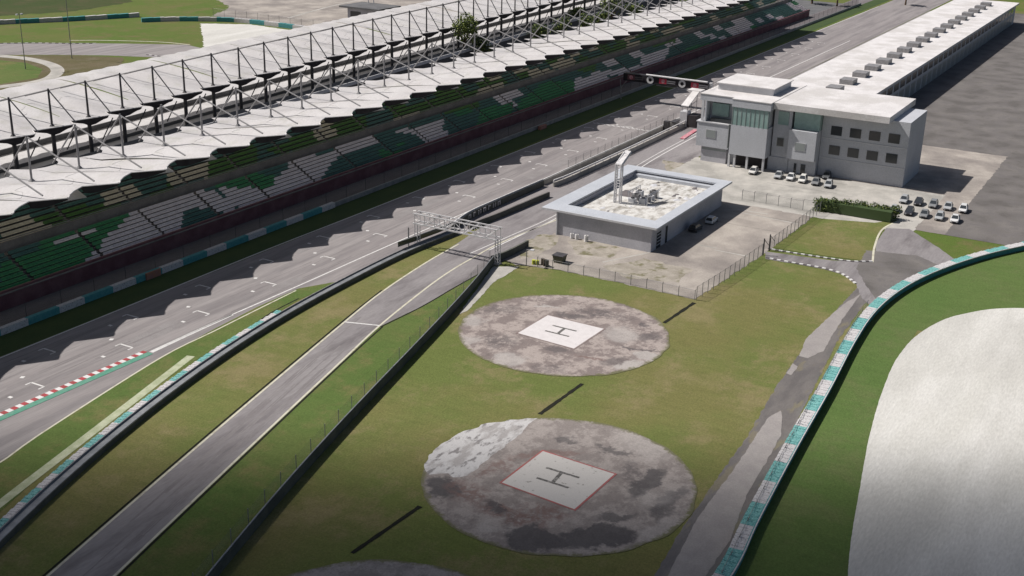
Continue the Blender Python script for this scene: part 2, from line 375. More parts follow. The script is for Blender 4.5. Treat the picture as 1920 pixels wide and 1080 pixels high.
MT['pad2'] = pad_mat('pad_concrete_worn', (.285, .255, .24), (.205, .18, .17), stains(_c7, [
    (60, 440, 300, 560, 2.4, VD, .85, .35), (560, 800, 1000, 880, 2.7, VD, .85, .25), (950, 870, 1420, 790, 2.3, VD, .85, .25), (1380, 590, 1640, 370, 1.3, VD, .8, .4), (1740, 470, 1600, 740, 1.2, VD, .75, .5),
    (1120, 730, 1480, 690, 1.0, VD, .7, .5), (1130, 220, 1400, 300, .8, VD, .7, .5), (880, 180, 1040, 185, .8, VD, .7, .5), (600, 300, 1130, 260, 1.0, RD, .7, .6), (400, 450, 620, 290, 1.5, RD, -.7, .6),
    (260, 450, 420, 620, 2.2, RD, -.8, .6), (400, 620, 900, 760, 1.8, RD, -.85, .5), (700, 620, 1000, 700, 1.8, RD, -.8, .5), (1280, 120, 1650, 330, 3.2, PL_, .4, .6), (1450, 650, 1700, 500, 2.6, PL_, .35, .6), (380, 730, 560, 780, 1.4, PL_, .4, .5), (1400, 870, 1700, 720, 1.6, PL_, .4, .5), (1440, 480, 1380, 330, 1.3, DK, -.7, .5), (450, 600, 640, 700, .8, VD, .8, .6)]), 2, (118.6, 59.7))
MT['pad3'] = pad_mat('pad_concrete_plain', (.26, .24, .235), (.19, .175, .17), [], 3, (78, 59))

# ------------------------------------------------------------------ ground sheets
Z = 0.0
def box_pts(x0, y0, x1, y1): return [(x0, y0), (x1, y0), (x1, y1), (x0, y1)]
sheet('ground', box_pts(-400, -900, 2600, 1600), 0, MT['farfield'])
sheet('field', box_pts(30, -60, 222, 131), .012, MT['field'])
# main straight and its left verge, service road
sheet('main_straight', [(20, 123), (20, 148.4), (330, 147), (700, 146.4), (700, 122), (230, 121.5), (195.6, 122.6), (178, 124.2), (157, 123.6), (153, 125.8), (148.5, 129.4), (142, 129.4), (118.5, 127.6), (93.6, 123.3), (84.8, 120.9), (60, 112), (45, 106)], .03, MT['tarmac'])
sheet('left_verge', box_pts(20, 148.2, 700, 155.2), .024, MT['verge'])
sheet('service_road', box_pts(20, 155, 700, 164), .036, MT['serv'])
sheet('stand_ground', box_pts(20, 163.8, 620, 250), .02, MT['deckd'])
# pit entry road, widening into the pit lane
PL = A2([(0, 1160), (90, 1080), (400, 812), (645, 605), (720, 545), (800, 492), (860, 455)])
PR = A2([(895, 515), (850, 540), (790, 575), (713, 612), (640, 678), (480, 828), (215, 1080), (120, 1172)])
sheet('pit_entry_road', [*PL, (202, 121.7), (260, 121.5), (620, 121.5), (620, 106), (225, 106.8), (206, 107.4), (186, 107.3)]+PR, .042, MT['pitmac'])
# green grass wedge between pit entry road and boundary fence
FB = [Vector((x, y, 0)) for x, y in ((52, 71.8), (66, 76.4), (81, 81.0), (96, 85.4), (111, 89.4), (126, 93.1), (142, 96.9), (158, 100.8), (171, 104.2), (184, 108.0))]
sheet('grass_wedge', list(reversed(PR))+list(reversed(FB)), .03, MT['green'])
TYL = A2([(-60, 1020), (0, 960), (100, 870), (200, 795), (310, 712), (400, 655), (480, 612), (560, 562), (628, 533)])
SHL = A2([(-90, 920), (0, 868), (85, 808), (300, 672), (400, 618), (480, 577), (560, 541), (628, 529)])
sheet('grass_strip', SHL+list(reversed(TYL)), .035, MT['green'])
# apron
sheet('apron', [(187.3, 69.3), (187.5, 96), (185.6, 104.5), (186.6, 107.4), (207, 107.3), (225, 106.7), (330, 105.8), (330, 40), (251, 40), (251, 66.6), (219, 67.2)], .050, MT['concrete'], rough=.35, seed=3)
for i, L in enumerate([[(968, 462), (1010, 440), (1045, 442), (1040, 462), (1000, 482), (975, 485)], [(1062, 452), (1120, 452), (1170, 468), (1140, 486), (1085, 478)], [(1130, 500), (1210, 486), (1300, 505), (1270, 530), (1180, 522)], [(1240, 300), (1320, 312), (1350, 330), (1290, 338), (1250, 322)]]):
    sheet('dirt_patch', A2(L), .0535+.0005*i, MT['soil'], rough=.9, seed=40+i)
sheet('apron_strip', A2([(975, 500), (925, 500), (868, 578), (862, 590), (880, 580), (925, 530)]), .044, MT['conc2'], rough=.2, seed=5)
sheet('parking_apron', box_pts(248, 46, 282, 107), .056, MT['conc2'], rough=.5, seed=8)
sheet('upper_lawn', A2([(1448, 465), (1535, 410), (1640, 418), (1685, 412), (1655, 430), (1640, 462), (1636, 491), (1545, 480)]), .062, MT['field'])
sheet('paddock_tarmac', [(251, 20), (251, 61), (330, 61), (330, 106), (640, 106), (640, -60), (300, -60)], .045, MT['oldmac'])
# service track on the right
RL = A2([(1140, 1200), (1226, 1080), (1275, 998), (1341, 903), (1405, 812), (1456, 724), (1520, 635), (1588, 560), (1612, 535)])
RR = A2([(1700, 545), (1640, 545), (1570, 640), (1500, 780), (1400, 960), (1355, 1080), (1300, 1200)])
sheet('service_track', RL+RR, .030, MT['wetmac'], rough=.2, seed=2)
sheet('tarmac_junction', A2([(1435, 472), (1500, 481), (1560, 489), (1638, 492), (1643, 455), (1662, 428), (1705, 430), (1760, 465), (1800, 494), (1750, 514), (1692, 544), (1642, 582), (1616, 560), (1604, 530), (1580, 515), (1545, 505), (1490, 495), (1435, 486)]), .066, MT['pitmac'], rough=.12, seed=6)
sheet('lay_by', A2([(1605, 505), (1625, 470), (1720, 480), (1765, 500), (1690, 535), (1640, 560)]), .070, MT['oldmac'], rough=.3, seed=7)
for i, L in enumerate([[(1615, 551), (1582, 570), (1545, 603), (1511, 636), (1498, 668), (1515, 672), (1544, 658), (1577, 603), (1604, 565)],
                       [(1464, 770), (1440, 784), (1374, 883), (1308, 971), (1262, 1060), (1210, 1160), (1290, 1150), (1330, 1070), (1368, 1015), (1401, 927), (1434, 872), (1464, 817), (1467, 779)],
                       [(1487, 682), (1474, 700), (1484, 704), (1496, 688)]]):
    sheet('dry_patch', A2(L), .048+.004*i, MT['drymac'], rough=.14, seed=11+i)
# tyre barrier line on the right and what lies beyond
TB = A2([(1290, 1200), (1375, 1080), (1420, 985), (1490, 852), (1553, 740), (1600, 650), (1640, 592), (1692, 549), (1760, 515), (1850, 485), (1960, 460)])
sheet('trackside_grass', TB+[(330, 0), (200, 20), (194.3, 32.8), (170.1, 32.1), (139.3, 27.2), (117, 23.1), (80, 12)], .034, MT['lush'])
sheet('gravel_trap', resample([(60, 4), (90, 15.5), (117, 23.1), (139.3, 27.5), (155, 30.2), (170.1, 32.1), (182, 32.9), (194.3, 32.0), (206, 28), (216, 18), (226, -10), (232, -60)], 1.5)+[(60, -60)], .04, MT['sand'], rough=.05, seed=4)
# far left ground
sheet('far_dark_grass', A2([(-200, 60), (-200, -60), (330, -60), (245, 5), (130, 22), (0, 30)]), .02, MT['darkfield'], rough=3)
sheet('far_road', A2([(-120, 84), (0, 82), (120, 81), (240, 82), (350, 84), (420, 100), (420, 140), (300, 108), (200, 104), (100, 103), (0, 103), (-120, 106)]), .03, MT['tarmac'])
sheet('far_dirt', A2([(-120, 107), (60, 104), (150, 104), (230, 108), (232, 140), (150, 146), (60, 165), (-60, 175), (-60, 150)]), .024, MT['weedy'], rough=1)
ribbon('far_path', A2([(-60, 100), (0, 105), (50, 110), (92, 120), (108, 132), (95, 146), (60, 155), (0, 163), (-60, 172)]), 4.2, .04, MT['conc2'])['kind'] = 'structure'
sheet('far_lawn', A2([(-60, 110), (0, 113), (50, 118), (80, 130), (70, 146), (0, 158), (-60, 165)]), .032, MT['green'])
sheet('far_gravel', A2([(376, 44), (470, 46), (540, 56), (640, 70), (600, 110), (380, 100), (382, 85)]), .034, MT['sand'], rough=.8, seed=9)
sheet('far_tarmac', A2([(400, 30), (470, 41), (560, 53), (640, 62), (900, 20), (1100, -20), (1200, -60), (300, -90), (380, -20), (430, 14)]), .028, MT['concrete'], rough=1.5)
ribbon('far_tarmac_line', A2([(540, 34), (620, 12), (700, -5)]), 1.4, .05, MT['conc2'])['kind'] = 'structure'
sheet('far_plaza', [(560, 190), (560, 420), (1400, 900), (1400, 150)], .026, MT['darkfield'], rough=3)

# ------------------------------------------------------------------ painted markings and kerbs
mk = MB()
def dash(x0, y0, x1, y1, wd, z=.05, m_='line'):
    d = Vector((x1-x0, y1-y0)).normalized(); n_ = Vector((-d.y, d.x))*wd/2
    mk.face([(x0-n_.x, y0-n_.y, z), (x1-n_.x, y1-n_.y, z), (x1+n_.x, y1+n_.y, z), (x0+n_.x, y0+n_.y, z)], MT[m_])
def pline(pts, wd, z=.05, m_='line'):
    P = resample(pts, 3.0)
    for a, b in zip(P, P[1:]): dash(a[0], a[1], b[0], b[1], wd, z, m_)
pline([(20, 147.9), (110, 147.7), (164, 148.1), (206, 147.6), (330, 146.8), (620, 146.2)], .30)
pline([(119.8, 130.9), (134, 131.0), (153.6, 130.6), (187, 130.3), (227, 129.2), (300, 128.2), (500, 127.5)], .32)
pline([(119.8, 130.5), (128, 130.7), (138, 130.8)], .5)
pline(A2([(-90, 920), (0, 868), (85, 808), (300, 672), (400, 622), (480, 582), (555, 545)]), .28, m_='cream')
pline(A2([(0, 1160), (90, 1080), (400, 812), (645, 605), (720, 545), (800, 492), (860, 458)]), .34, z=.056, m_='cream')
pline(A2([(120, 1172), (215, 1080), (480, 828), (640, 678), (713, 610), (800, 540), (850, 505), (890, 482), (940, 455), (1045, 412)]), .34, z=.056, m_='cream')
pline(A2([(645, 604), (713, 611)]), .35, z=.06)
pline([(186, 114.8), (200, 113.9), (217, 113), (245, 114.5), (278, 116.5), (330, 117.4)], .22, z=.056)
pline([(190, 112.8), (206, 112.2), (217, 111.8), (245, 112.8), (278, 115.2), (330, 116.2)], .30, z=.056)
for k in range(24):
    x = 102.8+16.7*k
    dash(x, 134.2, x, 136.9, .30); dash(x, 136.9, x-1.0, 136.9, .24); dash(x, 134.2, x-1.0, 134.2, .24)
    dash(x-4.8, 135.0, x-4.8, 135.7, .5)
    x += 9.2
    dash(x, 142.6, x, 145.2, .30); dash(x, 145.2, x-1.0, 145.2, .24); dash(x, 142.6, x-1.0, 142.6, .24)
    dash(x-4.8, 143.5, x-4.8, 144.2, .5); dash(x-9, 139.2, x-8.4, 139.5, .6)
for k in range(22):   # start line, chequered
    for j in range(2):
        if (k+j) % 2: dash(301.6+.5*j, 129.1+.76*k, 301.6+.5*j, 129.1+.76*(k+1), .5)
for a, b in [((1340, 469), (1402, 481)), ((1390, 399), (1495, 420)), ((1300, 458), (1345, 466)), ((1130, 492), (1218, 474)), ((1375, 392), (1440, 402))]:
    p, q = at(*a), at(*b); dash(p.x, p.y, q.x, q.y, .45, .062, 'conc2')
for k in range(6): dash(233+k*9, 67.5, 233+k*9, 84, .12, .0615, 'oldmac')
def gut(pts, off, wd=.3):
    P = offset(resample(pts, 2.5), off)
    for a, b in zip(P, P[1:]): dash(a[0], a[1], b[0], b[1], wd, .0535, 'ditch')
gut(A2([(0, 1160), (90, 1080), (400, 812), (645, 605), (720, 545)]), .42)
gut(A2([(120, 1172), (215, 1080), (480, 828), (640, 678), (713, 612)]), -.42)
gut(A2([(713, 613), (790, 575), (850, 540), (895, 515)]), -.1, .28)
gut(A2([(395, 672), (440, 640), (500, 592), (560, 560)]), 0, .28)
tag(mk.build('road_marking'), kind='structure')
mk = MB(); random.seed(31)
for k in range(70):
    x = random.uniform(70, 380); y = random.uniform(131, 146.5); L = random.uniform(6, 45); dy = random.uniform(-.6, .6)
    P = resample([(x, y), (x+L/2, y+dy*.4), (x+L, y+dy)], 4)
    for a, b in zip(P, P[1:]): dash(a[0], a[1], b[0], b[1], random.choice([.14, .2, .28]), .0345+k*.0001, 'skid')
CLN = [((a.x+b.x)/2, (a.y+b.y)/2) for a, b in zip(A2([(90, 1080), (400, 812), (645, 605), (720, 545), (830, 470)]), A2([(215, 1080), (480, 828), (713, 610), (800, 540), (930, 470)]))]
for k in range(16):
    o_ = random.uniform(-2.2, 2.2); P = offset(resample(CLN, 3), o_); a0 = random.randint(0, 10); P = P[a0:a0+random.randint(5, 18)]
    for a, b in zip(P, P[1:]): dash(a[0], a[1], b[0], b[1], random.choice([.16, .3]), .0465+k*.0002, 'skid')
for (x0, y0, x1, y1) in ((118, 134, 131, 137.2), (150, 131.5, 158, 134), (196, 139, 214, 141), (240, 131, 262, 133.6), (168, 141.5, 181, 144)):
    mk.face([(x0, y0, .0375), (x1, y0, .0375), (x1, y1, .0375), (x0, y1, .0375)], MT['repair'])
tag(mk.build('tyre_mark'), kind='structure')
kb = MB()
kp = [(70+i*.825, 0) for i in range(61)]
def ky(x): return 131.6-(x-93)*.02-(max(0, 93-x)**1.5)*.03
for i in range(60):
    x0, x1 = kp[i][0], kp[i+1][0]
    for (d0, d1, z, m_) in ((0, .95, .085, 'red' if i % 2 else 'white'), (-1.15, 0, .07, 'kgreen')):
        y0, y1 = ky(x0), ky(x1)
        kb.hexa([(x0, y0+d0, 0), (x1, y1+d0, 0), (x1, y1+d1, 0), (x0, y0+d1, 0), (x0, y0+d0, z), (x1, y1+d0, z), (x1, y1+d1, z), (x0, y0+d1, z)], MT[m_])
tag(kb.build('kerb'), kind='structure')
# black and white kerbstones of the little road and the far road
kb = MB()
def dashed_kerb(pts, step, wd=.32):
    P = resample(pts, step)
    for i in range(len(P)-1):
        a, b = Vector(P[i]), Vector(P[i+1]); d = (b-a).normalized(); n_ = Vector((-d.y, d.x, 0))*wd/2
        q = [a-n_, b-n_, b+n_, a+n_]
        kb.hexa([(v.x, v.y, 0) for v in q]+[(v.x, v.y, .2) for v in q], MT['white'] if i % 2 else MT['stain'])
dashed_kerb(A2([(1440, 467), (1500, 477), (1560, 486), (1600, 491), (1636, 491)]), .72, .42)
dashed_kerb(A2([(1436, 484), (1490, 494), (1545, 504), (1580, 515), (1604, 532)]), .72, .42)
tag(kb.build('kerbstone'), kind='structure')
kb = MB(); dashed_kerb(A2([(0, 82), (60, 81), (130, 82), (180, 82)]), 1.2, .5); dashed_kerb(A2([(275, 103), (300, 106)]), 1.2, .5)
pk = A2([(130, 76), (200, 76), (300, 79), (356, 84)])
tag(kb.build('far_kerb'), kind='structure')
ribbon('far_kerb_line', pk, .8, .06, MT['cream'])['kind'] = 'structure'
ribbon('cream_strip', A2([(-60, 995), (0, 945), (180, 806), (358, 668)]), 1.3, .05, MT['creamgrass'])['kind'] = 'structure'
ribbon('lawn_edge', A2([(1636, 492), (1640, 462), (1655, 430), (1690, 412)]), .4, .072, MT['cream'])['kind'] = 'structure'

# ------------------------------------------------------------------ helipads
def disc(name, c, r, z, m_, seed):
    pts = []
    for i in range(140):
        t = 2*math.pi*i/140; rr = r+.35*noise.noise(Vector((math.cos(t)*6+seed, math.sin(t)*6, seed)))
        pts.append((c[0]+rr*math.cos(t), c[1]+rr*math.sin(t), z))
    m = MB(); m.face(pts, m_); return m
def blob(m, pts, z, m_, seed, rough=.45):
    P = [Vector((p[0], p[1])) for p in pts]; out = []
    for i in range(len(P)):
        a, b = P[i], P[(i+1) % len(P)]; n_ = max(1, int((b-a).length/.6))
        for k in range(n_):
            q = a.lerp(b, k/n_); v = noise.noise_vector(Vector((q.x*.8+seed, q.y*.8, seed)))
            out.append((q.x+v.x*rough, q.y+v.y*rough, z))
    ar = sum(out[i][0]*out[(i+1) % len(out)][1]-out[(i+1) % len(out)][0]*out[i][1] for i in range(len(out)))
    if ar < 0: out.reverse()
    m.face(out, m_)
def helipad(c, m_, label, square, letter, sqm, border, seed, blobs=()):
    root = empty('helipad', (c[0], c[1], 0), label, 'helipad', 'round helipads on the grass')
    disc('pad', c, 17.1, .06, MT[m_], seed).build('pad_surface', root)
    dirt = MB(); 
    for i, (bm_, pts) in enumerate(blobs): blob(dirt, A2(pts), .066+.002*i, MT[bm_], seed+i)
    if blobs: dirt.build('stain_patch', root)
    if square:
        S = A2(square); cx = sum((p.x for p in S))/4; cy = sum((p.y for p in S))/4
        m = MB()
        if border:
            m.face([(cx+(p.x-cx)*1.05, cy+(p.y-cy)*1.05, .092) for p in S], MT[border])
            m.build('square_border', root); m = MB()
        m.face([(p.x, p.y, .098) for p in S], MT[sqm]); m.build('painted_square', root)
        m = MB()
        for a, b, wd in letter:
            p, q = at(*a), at(*b); d = (q-p).normalized(); n_ = Vector((-d.y, d.x, 0))*wd/2
            m.face([(v.x, v.y, .104+.002*(wd < .5)) for v in (p-n_, q-n_, q+n_, p+n_)], MT['hgrey'])
        m.build('letter_h', root)
    return root
c3 = lambda x, y: (840+x/4, 530+y/4)
c7 = lambda x, y: (780+x*.2871, 770+y*.2871)
helipad((161.4, 81.5), 'pad', 'stained round helipad with a clean white square, nearer the low grey building', [(971, 625.5), (1027, 592), (1132, 617.5), (1076, 654.5)],
        [((1022, 621), (1067, 632), .42), ((1036, 611), (1081, 622), .42), ((1046, 626.5), (1058, 617), .5)], 'hwhite', 'stainr', 3,
        ())
helipad((118.6, 59.7), 'pad2', 'worn round helipad with a red edged square and a pale lichen corner', [(941, 906), (1018, 847), (1152, 890), (1077, 956)],
        [((1006, 897), (1066, 916), .42), ((1024, 878), (1086, 897), .42), ((1036, 906), (1053, 887), .5)], 'hworn', 'hred', 8,
        [('lichen', [c7(790, 48), c7(600, 62), c7(430, 95), c7(230, 175), c7(90, 290), c7(55, 380), c7(75, 420), c7(210, 410), c7(250, 440), c7(330, 430), c7(470, 320), c7(640, 190)])])
helipad((78.0, 59.0), 'pad3', 'grey round helipad cut off by the bottom edge of the photo', None, (), None, None, 14)
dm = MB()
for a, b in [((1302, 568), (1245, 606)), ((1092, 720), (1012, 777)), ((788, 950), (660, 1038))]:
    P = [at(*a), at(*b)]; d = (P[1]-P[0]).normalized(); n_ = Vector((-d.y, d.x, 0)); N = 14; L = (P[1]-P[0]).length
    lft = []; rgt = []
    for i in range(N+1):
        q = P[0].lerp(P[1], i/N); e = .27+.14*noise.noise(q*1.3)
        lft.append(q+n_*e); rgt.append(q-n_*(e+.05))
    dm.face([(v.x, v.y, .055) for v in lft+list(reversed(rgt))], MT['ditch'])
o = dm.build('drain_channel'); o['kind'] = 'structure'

# ------------------------------------------------------------------ barriers
def tyre_barrier(name, pts, wd, h, label, seg, mats, back='rubber', side=1, step=1.0, maxn=99):
    P = resample(pts, step); root = empty(name, (P[0][0], P[0][1], 0), label, 'tyre barrier')
    n_ = int((len(P)-1)*step/seg); per = max(1, round(seg/step)); k = 0
    i = 0
    while i < len(P)-1:
        j = min(i+per, len(P)-1); m = MB(); Q = P[i:j+1]
        O = [offset(P, wd*side*f) for f in (0, .33, .67, 1)]
        for a in range(i, j):
            for s in range(3):   # three columns of stacked tyres under a belt
                q = [O[s][a], O[s][a+1], O[s+1][a+1], O[s+1][a]]; e = .05*((a*7+s*3) % 3)
                hh = h+e-.05
                H = [(v[0], v[1], 0) for v in q]+[(v[0], v[1], hh) for v in q]
                if side < 0: H = [H[3], H[2], H[1], H[0], H[7], H[6], H[5], H[4]]
                m.hexa(H, mats[k % len(mats)])
        o = m.build('tyre_block', root); k += 1; i = j
    return root, P
root, P = tyre_barrier('tyre_barrier', TB, 1.6, 1.05, 'long curved teal and white tyre barrier between service track and gravel trap', 5.6, [MT['teal'], MT['tealw']], side=1, step=.7)
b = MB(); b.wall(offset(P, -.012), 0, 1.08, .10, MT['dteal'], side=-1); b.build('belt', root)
b = MB(); b.wall(offset(P, -.13), .95, 1.14, .14, MT['tealw'], side=-1); b.build('top_rail', root)
WT = [Vector((x, y, 0)) for x, y in ((46, 93.5), (60, 99.9), (73, 105.2), (86, 109.9), (99.5, 114.0), (113, 117.4), (127, 120.2), (142, 122.3), (158, 123.5), (178, 124.1), (195, 123.0))]
root = empty('guard_wall', (WT[0].x, WT[0].y, 0), 'long grey guard wall with dark netting between the straight and pit entry', 'wall')
Pw = resample(WT, 2.5)
b = MB(); b.wall(Pw, 0, .85, 1.25, MT['rail'], side=1); b.build('wall_block', root)
b = MB(); b.wall(offset(Pw, -.02), 0, .78, .08, MT['darkwall'], side=-1); b.build('face_panel', root)
b = MB(); b.wall(offset(Pw, 1.05), .85, 1.1, .12, MT['steelg'], side=1); b.build('top_rail', root)
root, P = tyre_barrier('tyre_barrier', [Vector((p[0], p[1], 0)) for p in offset(resample(WT[1:8], 2), 1.3)], .95, 1.0, 'teal and white tyre stacks lining the near end of the grey guard wall', 3.4, [MT['teal'], MT['tealw']], side=1, step=.5)
# dark boundary fence right of the pit entry
root = empty('boundary_fence', tuple(FB[0]), 'long dark green black debris fence wall on the right of pit entry road', 'fence')
Pf = resample(FB, 2.2)
b = MB(); b.wall(Pf, 0, 1.45, .3, MT['darkwall'], side=1); b.build('wall_panel', root)
b = MB(); b.wall(offset(Pf, .08), 1.45, 1.56, .16, MT['rail'], side=1); b.build('top_rail', root)
N_ = MB(); A_ = offset(Pf, .9)
for i in range(len(A_)-1): N_.face([(A_[i][0], A_[i][1], 0), (A_[i+1][0], A_[i+1][1], 0), (A_[i+1][0], A_[i+1][1], 2.6), (A_[i][0], A_[i][1], 2.6)], MT['net'])
N_.build('netting', root)
for i in range(0, len(A_), 2):
    b = MB(); b.tube((A_[i][0], A_[i][1], 0), (A_[i][0], A_[i][1], 2.7), .05, MT['steelg']); b.build('fence_post', root)
root = empty('boundary_fence', (184, 108.6, 0), 'short dark barrier running from the gantry foot beside the pit lane', 'fence')
b = MB(); b.wall(resample([(183.8, 108.4), (188, 107.6), (196, 107.4)], 2), 0, 1.4, .4, MT['darkwall'], side=1); b.build('wall_panel', root)
# left trackside wall with teal and white blocks (grandstand side)
root = empty('trackside_wall', (20, 155.2, 0), 'low teal and white block wall below the grandstand along the verge', 'wall')
x = 60; k = 0
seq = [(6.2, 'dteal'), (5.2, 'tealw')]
while x < 196:
    L, m_ = seq[k % 2]; b = MB(); b.box(x, 154.6, 0, min(x+L, 196), 155.5, 1.15, MT[m_]); b.build('wall_block', root); x += L; k += 1
b = MB(); b.box(196, 154.8, 0, 620, 155.2, 1.0, MT['rail']); b.build('guard_rail', root)
b = MB(); b.box(142.0, 154.3, 0, 145.4, 154.58, 1.3, MT['orange']); b.build('banner', root)
root = empty('catch_fence', (60, 156.2, 0), 'tall dark wire catch fence behind the trackside wall', 'fence')
b = MB()
b.face([(60, 156.2, 0), (620, 156.2, 0), (620, 156.2, 3.2), (60, 156.2, 3.2)], MT['netd']); b.build('netting', root)
for i in range(80):
    b = MB(); xx = 62+i*7; b.tube((xx, 156.2, 0), (xx, 156.2, 3.4), .05, MT['steeld'], n=4); b.build('fence_post', root)
b = MB(); b.box(285, 153.6, 0, 288.6, 154.4, 1.0, MT['orange']); b.tube((288.5, 153.8, 0), (288.5, 153.8, 2.6), .07, MT['steelg']); tag(b.build('marker_board'), 'small faded orange and white board with pole on the far verge', 'marker board')

# pit walls
root = empty('pit_wall', (200, 126.8, 0), 'dark pit wall with pale lettering and white top beside the straight', 'wall')
P1 = resample([(196.5, 125.0), (205, 126.4), (215, 126.4), (236, 125.9)], 2)
b = MB(); b.wall(P1, 0, 1.5, .6, MT['conc2'], side=1); b.build('wall_block', root)
b = MB(); b.wall(offset(P1, -.03), .05, 1.4, .08, MT['darkwall'], side=-1); b.build('face_panel', root)
b = MB(); b.wall(offset(P1, .2), 1.5, 1.75, .2, MT['white'], side=1); b.build('top_rail', root)
for i in range(7):
    xx = 204+i*2.0; y_ = 126.2; b = MB(); v = i % 3
    b.box(xx, y_, .3, xx+.28, y_+.07, 1.25, MT['tealw'])
    if v != 2: b.box(xx+.28, y_, 1.0, xx+.85, y_+.07, 1.25, MT['tealw'])
    if v != 1: b.box(xx+.85, y_, .3, xx+1.1, y_+.07, 1.25, MT['tealw'])
    b.build('letter', root)
root = empty('pit_wall', (203, 122.3, 0), 'lower plain dark wall nearer the pit lane, parallel to the lettered wall', 'wall')
P1 = resample([(199, 122.9), (208, 121.8), (218, 121.2), (229, 120.6)], 2)
b = MB(); b.wall(P1, 0, 1.25, .4, MT['oldmac'], side=1); b.build('wall_block', root)
b = MB(); b.wall(offset(P1, -.02), 0, 1.15, .06, MT['darkwall'], side=-1); b.build('face_panel', root)
root = empty('pit_wall', (237, 123, 0), 'white railed pit wall running on towards the start gantry', 'wall')
P1 = resample([(236.8, 123.6), (245, 123.0), (275, 122.6), (318, 122.6)], 2)
b = MB(); b.wall(P1, 0, 1.1, .35, MT['conc2'], side=1); b.build('wall_block', root)
b = MB(); b.wall(offset(P1, .05), 1.5, 1.75, .2, MT['white'], side=1); b.build('top_rail', root)
for i in range(0, len(P1), 2):
    b = MB(); b.box(P1[i][0]-.12, P1[i][1]+.06, 1.1, P1[i][0]+.12, P1[i][1]+.24, 1.5, MT['white']); b.build('rail_post', root)
b = MB(); b.wall([(236.5, 126.3), (275, 126.2), (320, 126)], 0, 1.2, .3, MT['conc2']); b.wall([(236.5, 126.55), (275, 126.45), (320, 126.25)], 1.2, 1.35, .2, MT['white'])
o = b.build('concrete_wall'); tag(o, 'pale concrete wall at the far edge of the straight beyond the gap', 'wall')
root = empty('catch_fence', (236, 126.9, 0), 'see through wire fence on the pit wall by the start line', 'fence')
b = MB(); b.face([(250, 126.9, 1.2), (316, 126.7, 1.2), (316, 126.7, 3.0), (250, 126.9, 3.0)], MT['net']); b.build('netting', root)
for i in range(17):
    b = MB(); b.tube((250+4*i, 126.9, 0), (250+4*i, 126.9, 3.1), .06, MT['steelg']); b.build('fence_post', root)
# glass shelter by the gantry foot
root = empty('wall_screen', (180, 125.6, 0), 'dark glazed screen on the wall under the left gantry leg', 'screen')
b = MB(); b.wall([(178.5, 126.0), (184, 125.2), (190, 124.6), (195.5, 124.2)], 1.4, 2.3, .12, MT['dglass']); b.build('glass_panel', root)
b = MB(); b.wall([(178.5, 126.0), (184, 125.2), (190, 124.6), (195.5, 124.2)], 2.31, 2.42, .14, MT['rail']); b.build('frame', root)
b = MB(); b.tube((182.5, 126.4, 0), (182.5, 126.4, 4.2), .14, MT['steelg']); b.box(182.2, 126.1, 0, 182.8, 126.7, .3, MT['conc2'])
tag(b.build('signal_post'), 'slim brown grey post left of the truss gantry', 'post')

# ------------------------------------------------------------------ truss gantry over pit entry
root = empty('truss_gantry', (184, 116.5, 0), 'white steel truss gantry spanning the pit entry road', 'gantry')
gx, y0, y1, zb, zt = 183.9, 125.3, 107.3, 4.9, 6.9
def truss_leg(y):
    m = MB()
    for dx in (-.45, .45):
        for dy in (-.3, .3): m.tube((gx+dx, y+dy, 0), (gx+dx, y+dy, zb), .09, MT['steelw'])
    for k in range(7):
        z = .3+k*.65; m.tube((gx-.45, y-.3, z), (gx-.45, y+.3, z+.5), .05, MT['steelw'], n=4); m.tube((gx-.45, y-.3, z), (gx+.45, y-.3, z+.5), .05, MT['steelw'], n=4)
    m.box(gx-.7, y-.55, 0, gx+.7, y+.55, .25, MT['conc2'])
    return m
for y in (y0, y1): truss_leg(y).build('leg', root)
m = MB()
for dx in (-.9, .9): m.box(gx+dx-.12, y1-.4, zb, gx+dx+.12, y0+.4, zb+.26, MT['steelw'])
m.build('bottom_chord', root)
m = MB()
for dx in (-.9, .9): m.box(gx+dx-.1, y1-.4, zt, gx+dx+.1, y0+.4, zt+.2, MT['steelw'])
m.build('top_chord', root)
m = MB(); n_ = 8
for i in range(n_+1):
    y = y1+(y0-y1)*i/n_
    for dx in (-.9, .9):
        m.tube((gx+dx, y, zb+.2), (gx+dx, y, zt), .08, MT['steelw'])
        if i < n_:
            yy = y1+(y0-y1)*(i+1)/n_
            a, b_ = ((y, yy) if i % 2 else (yy, y)); m.tube((gx+dx, a, zb+.2), (gx+dx, b_, zt), .08, MT['steelw'])
    m.tube((gx-.9, y, zt+.1), (gx+.9, y, zt+.1), .06, MT['steelw']); m.tube((gx-.9, y, zb+.13), (gx+.9, y, zb+.13), .06, MT['steelw'])
m.build('web_bracing', root)

# ------------------------------------------------------------------ start gantry (bridge)
root = empty('start_gantry', (336, 139, 0), 'black overhead start gantry with round white emblems and red panels', 'gantry')
m = MB(); m.box(335.6, 125.4, 6.1, 337.8, 152.8, 8.3, MT['black']); m.build('sign_box', root)
m = MB(); m.tube((335.4, 125.6, 8.62), (335.4, 145.2, 8.62), .28, MT['steelw'], n=10); m.build('top_duct', root)
m = MB(); m.box(335.9, 125.4, 5.62, 336.3, 142, 5.8, MT['steelg']); m.build('lower_rail', root)
for yy in (143.9, 133.6):
    m = MB(); R1, R2 = 1.15, .55
    for j in range(20):
        a, b_ = 2*math.pi*j/20, 2*math.pi*(j+1)/20
        m.face([(335.5, yy+R1*math.cos(a), 7.2+R1*math.sin(a)), (335.5, yy+R2*math.cos(a), 7.2+R2*math.sin(a)), (335.5, yy+R2*math.cos(b_), 7.2+R2*math.sin(b_)), (335.5, yy+R1*math.cos(b_), 7.2+R1*math.sin(b_))], MT['steelw'])
    m.build('emblem', root)
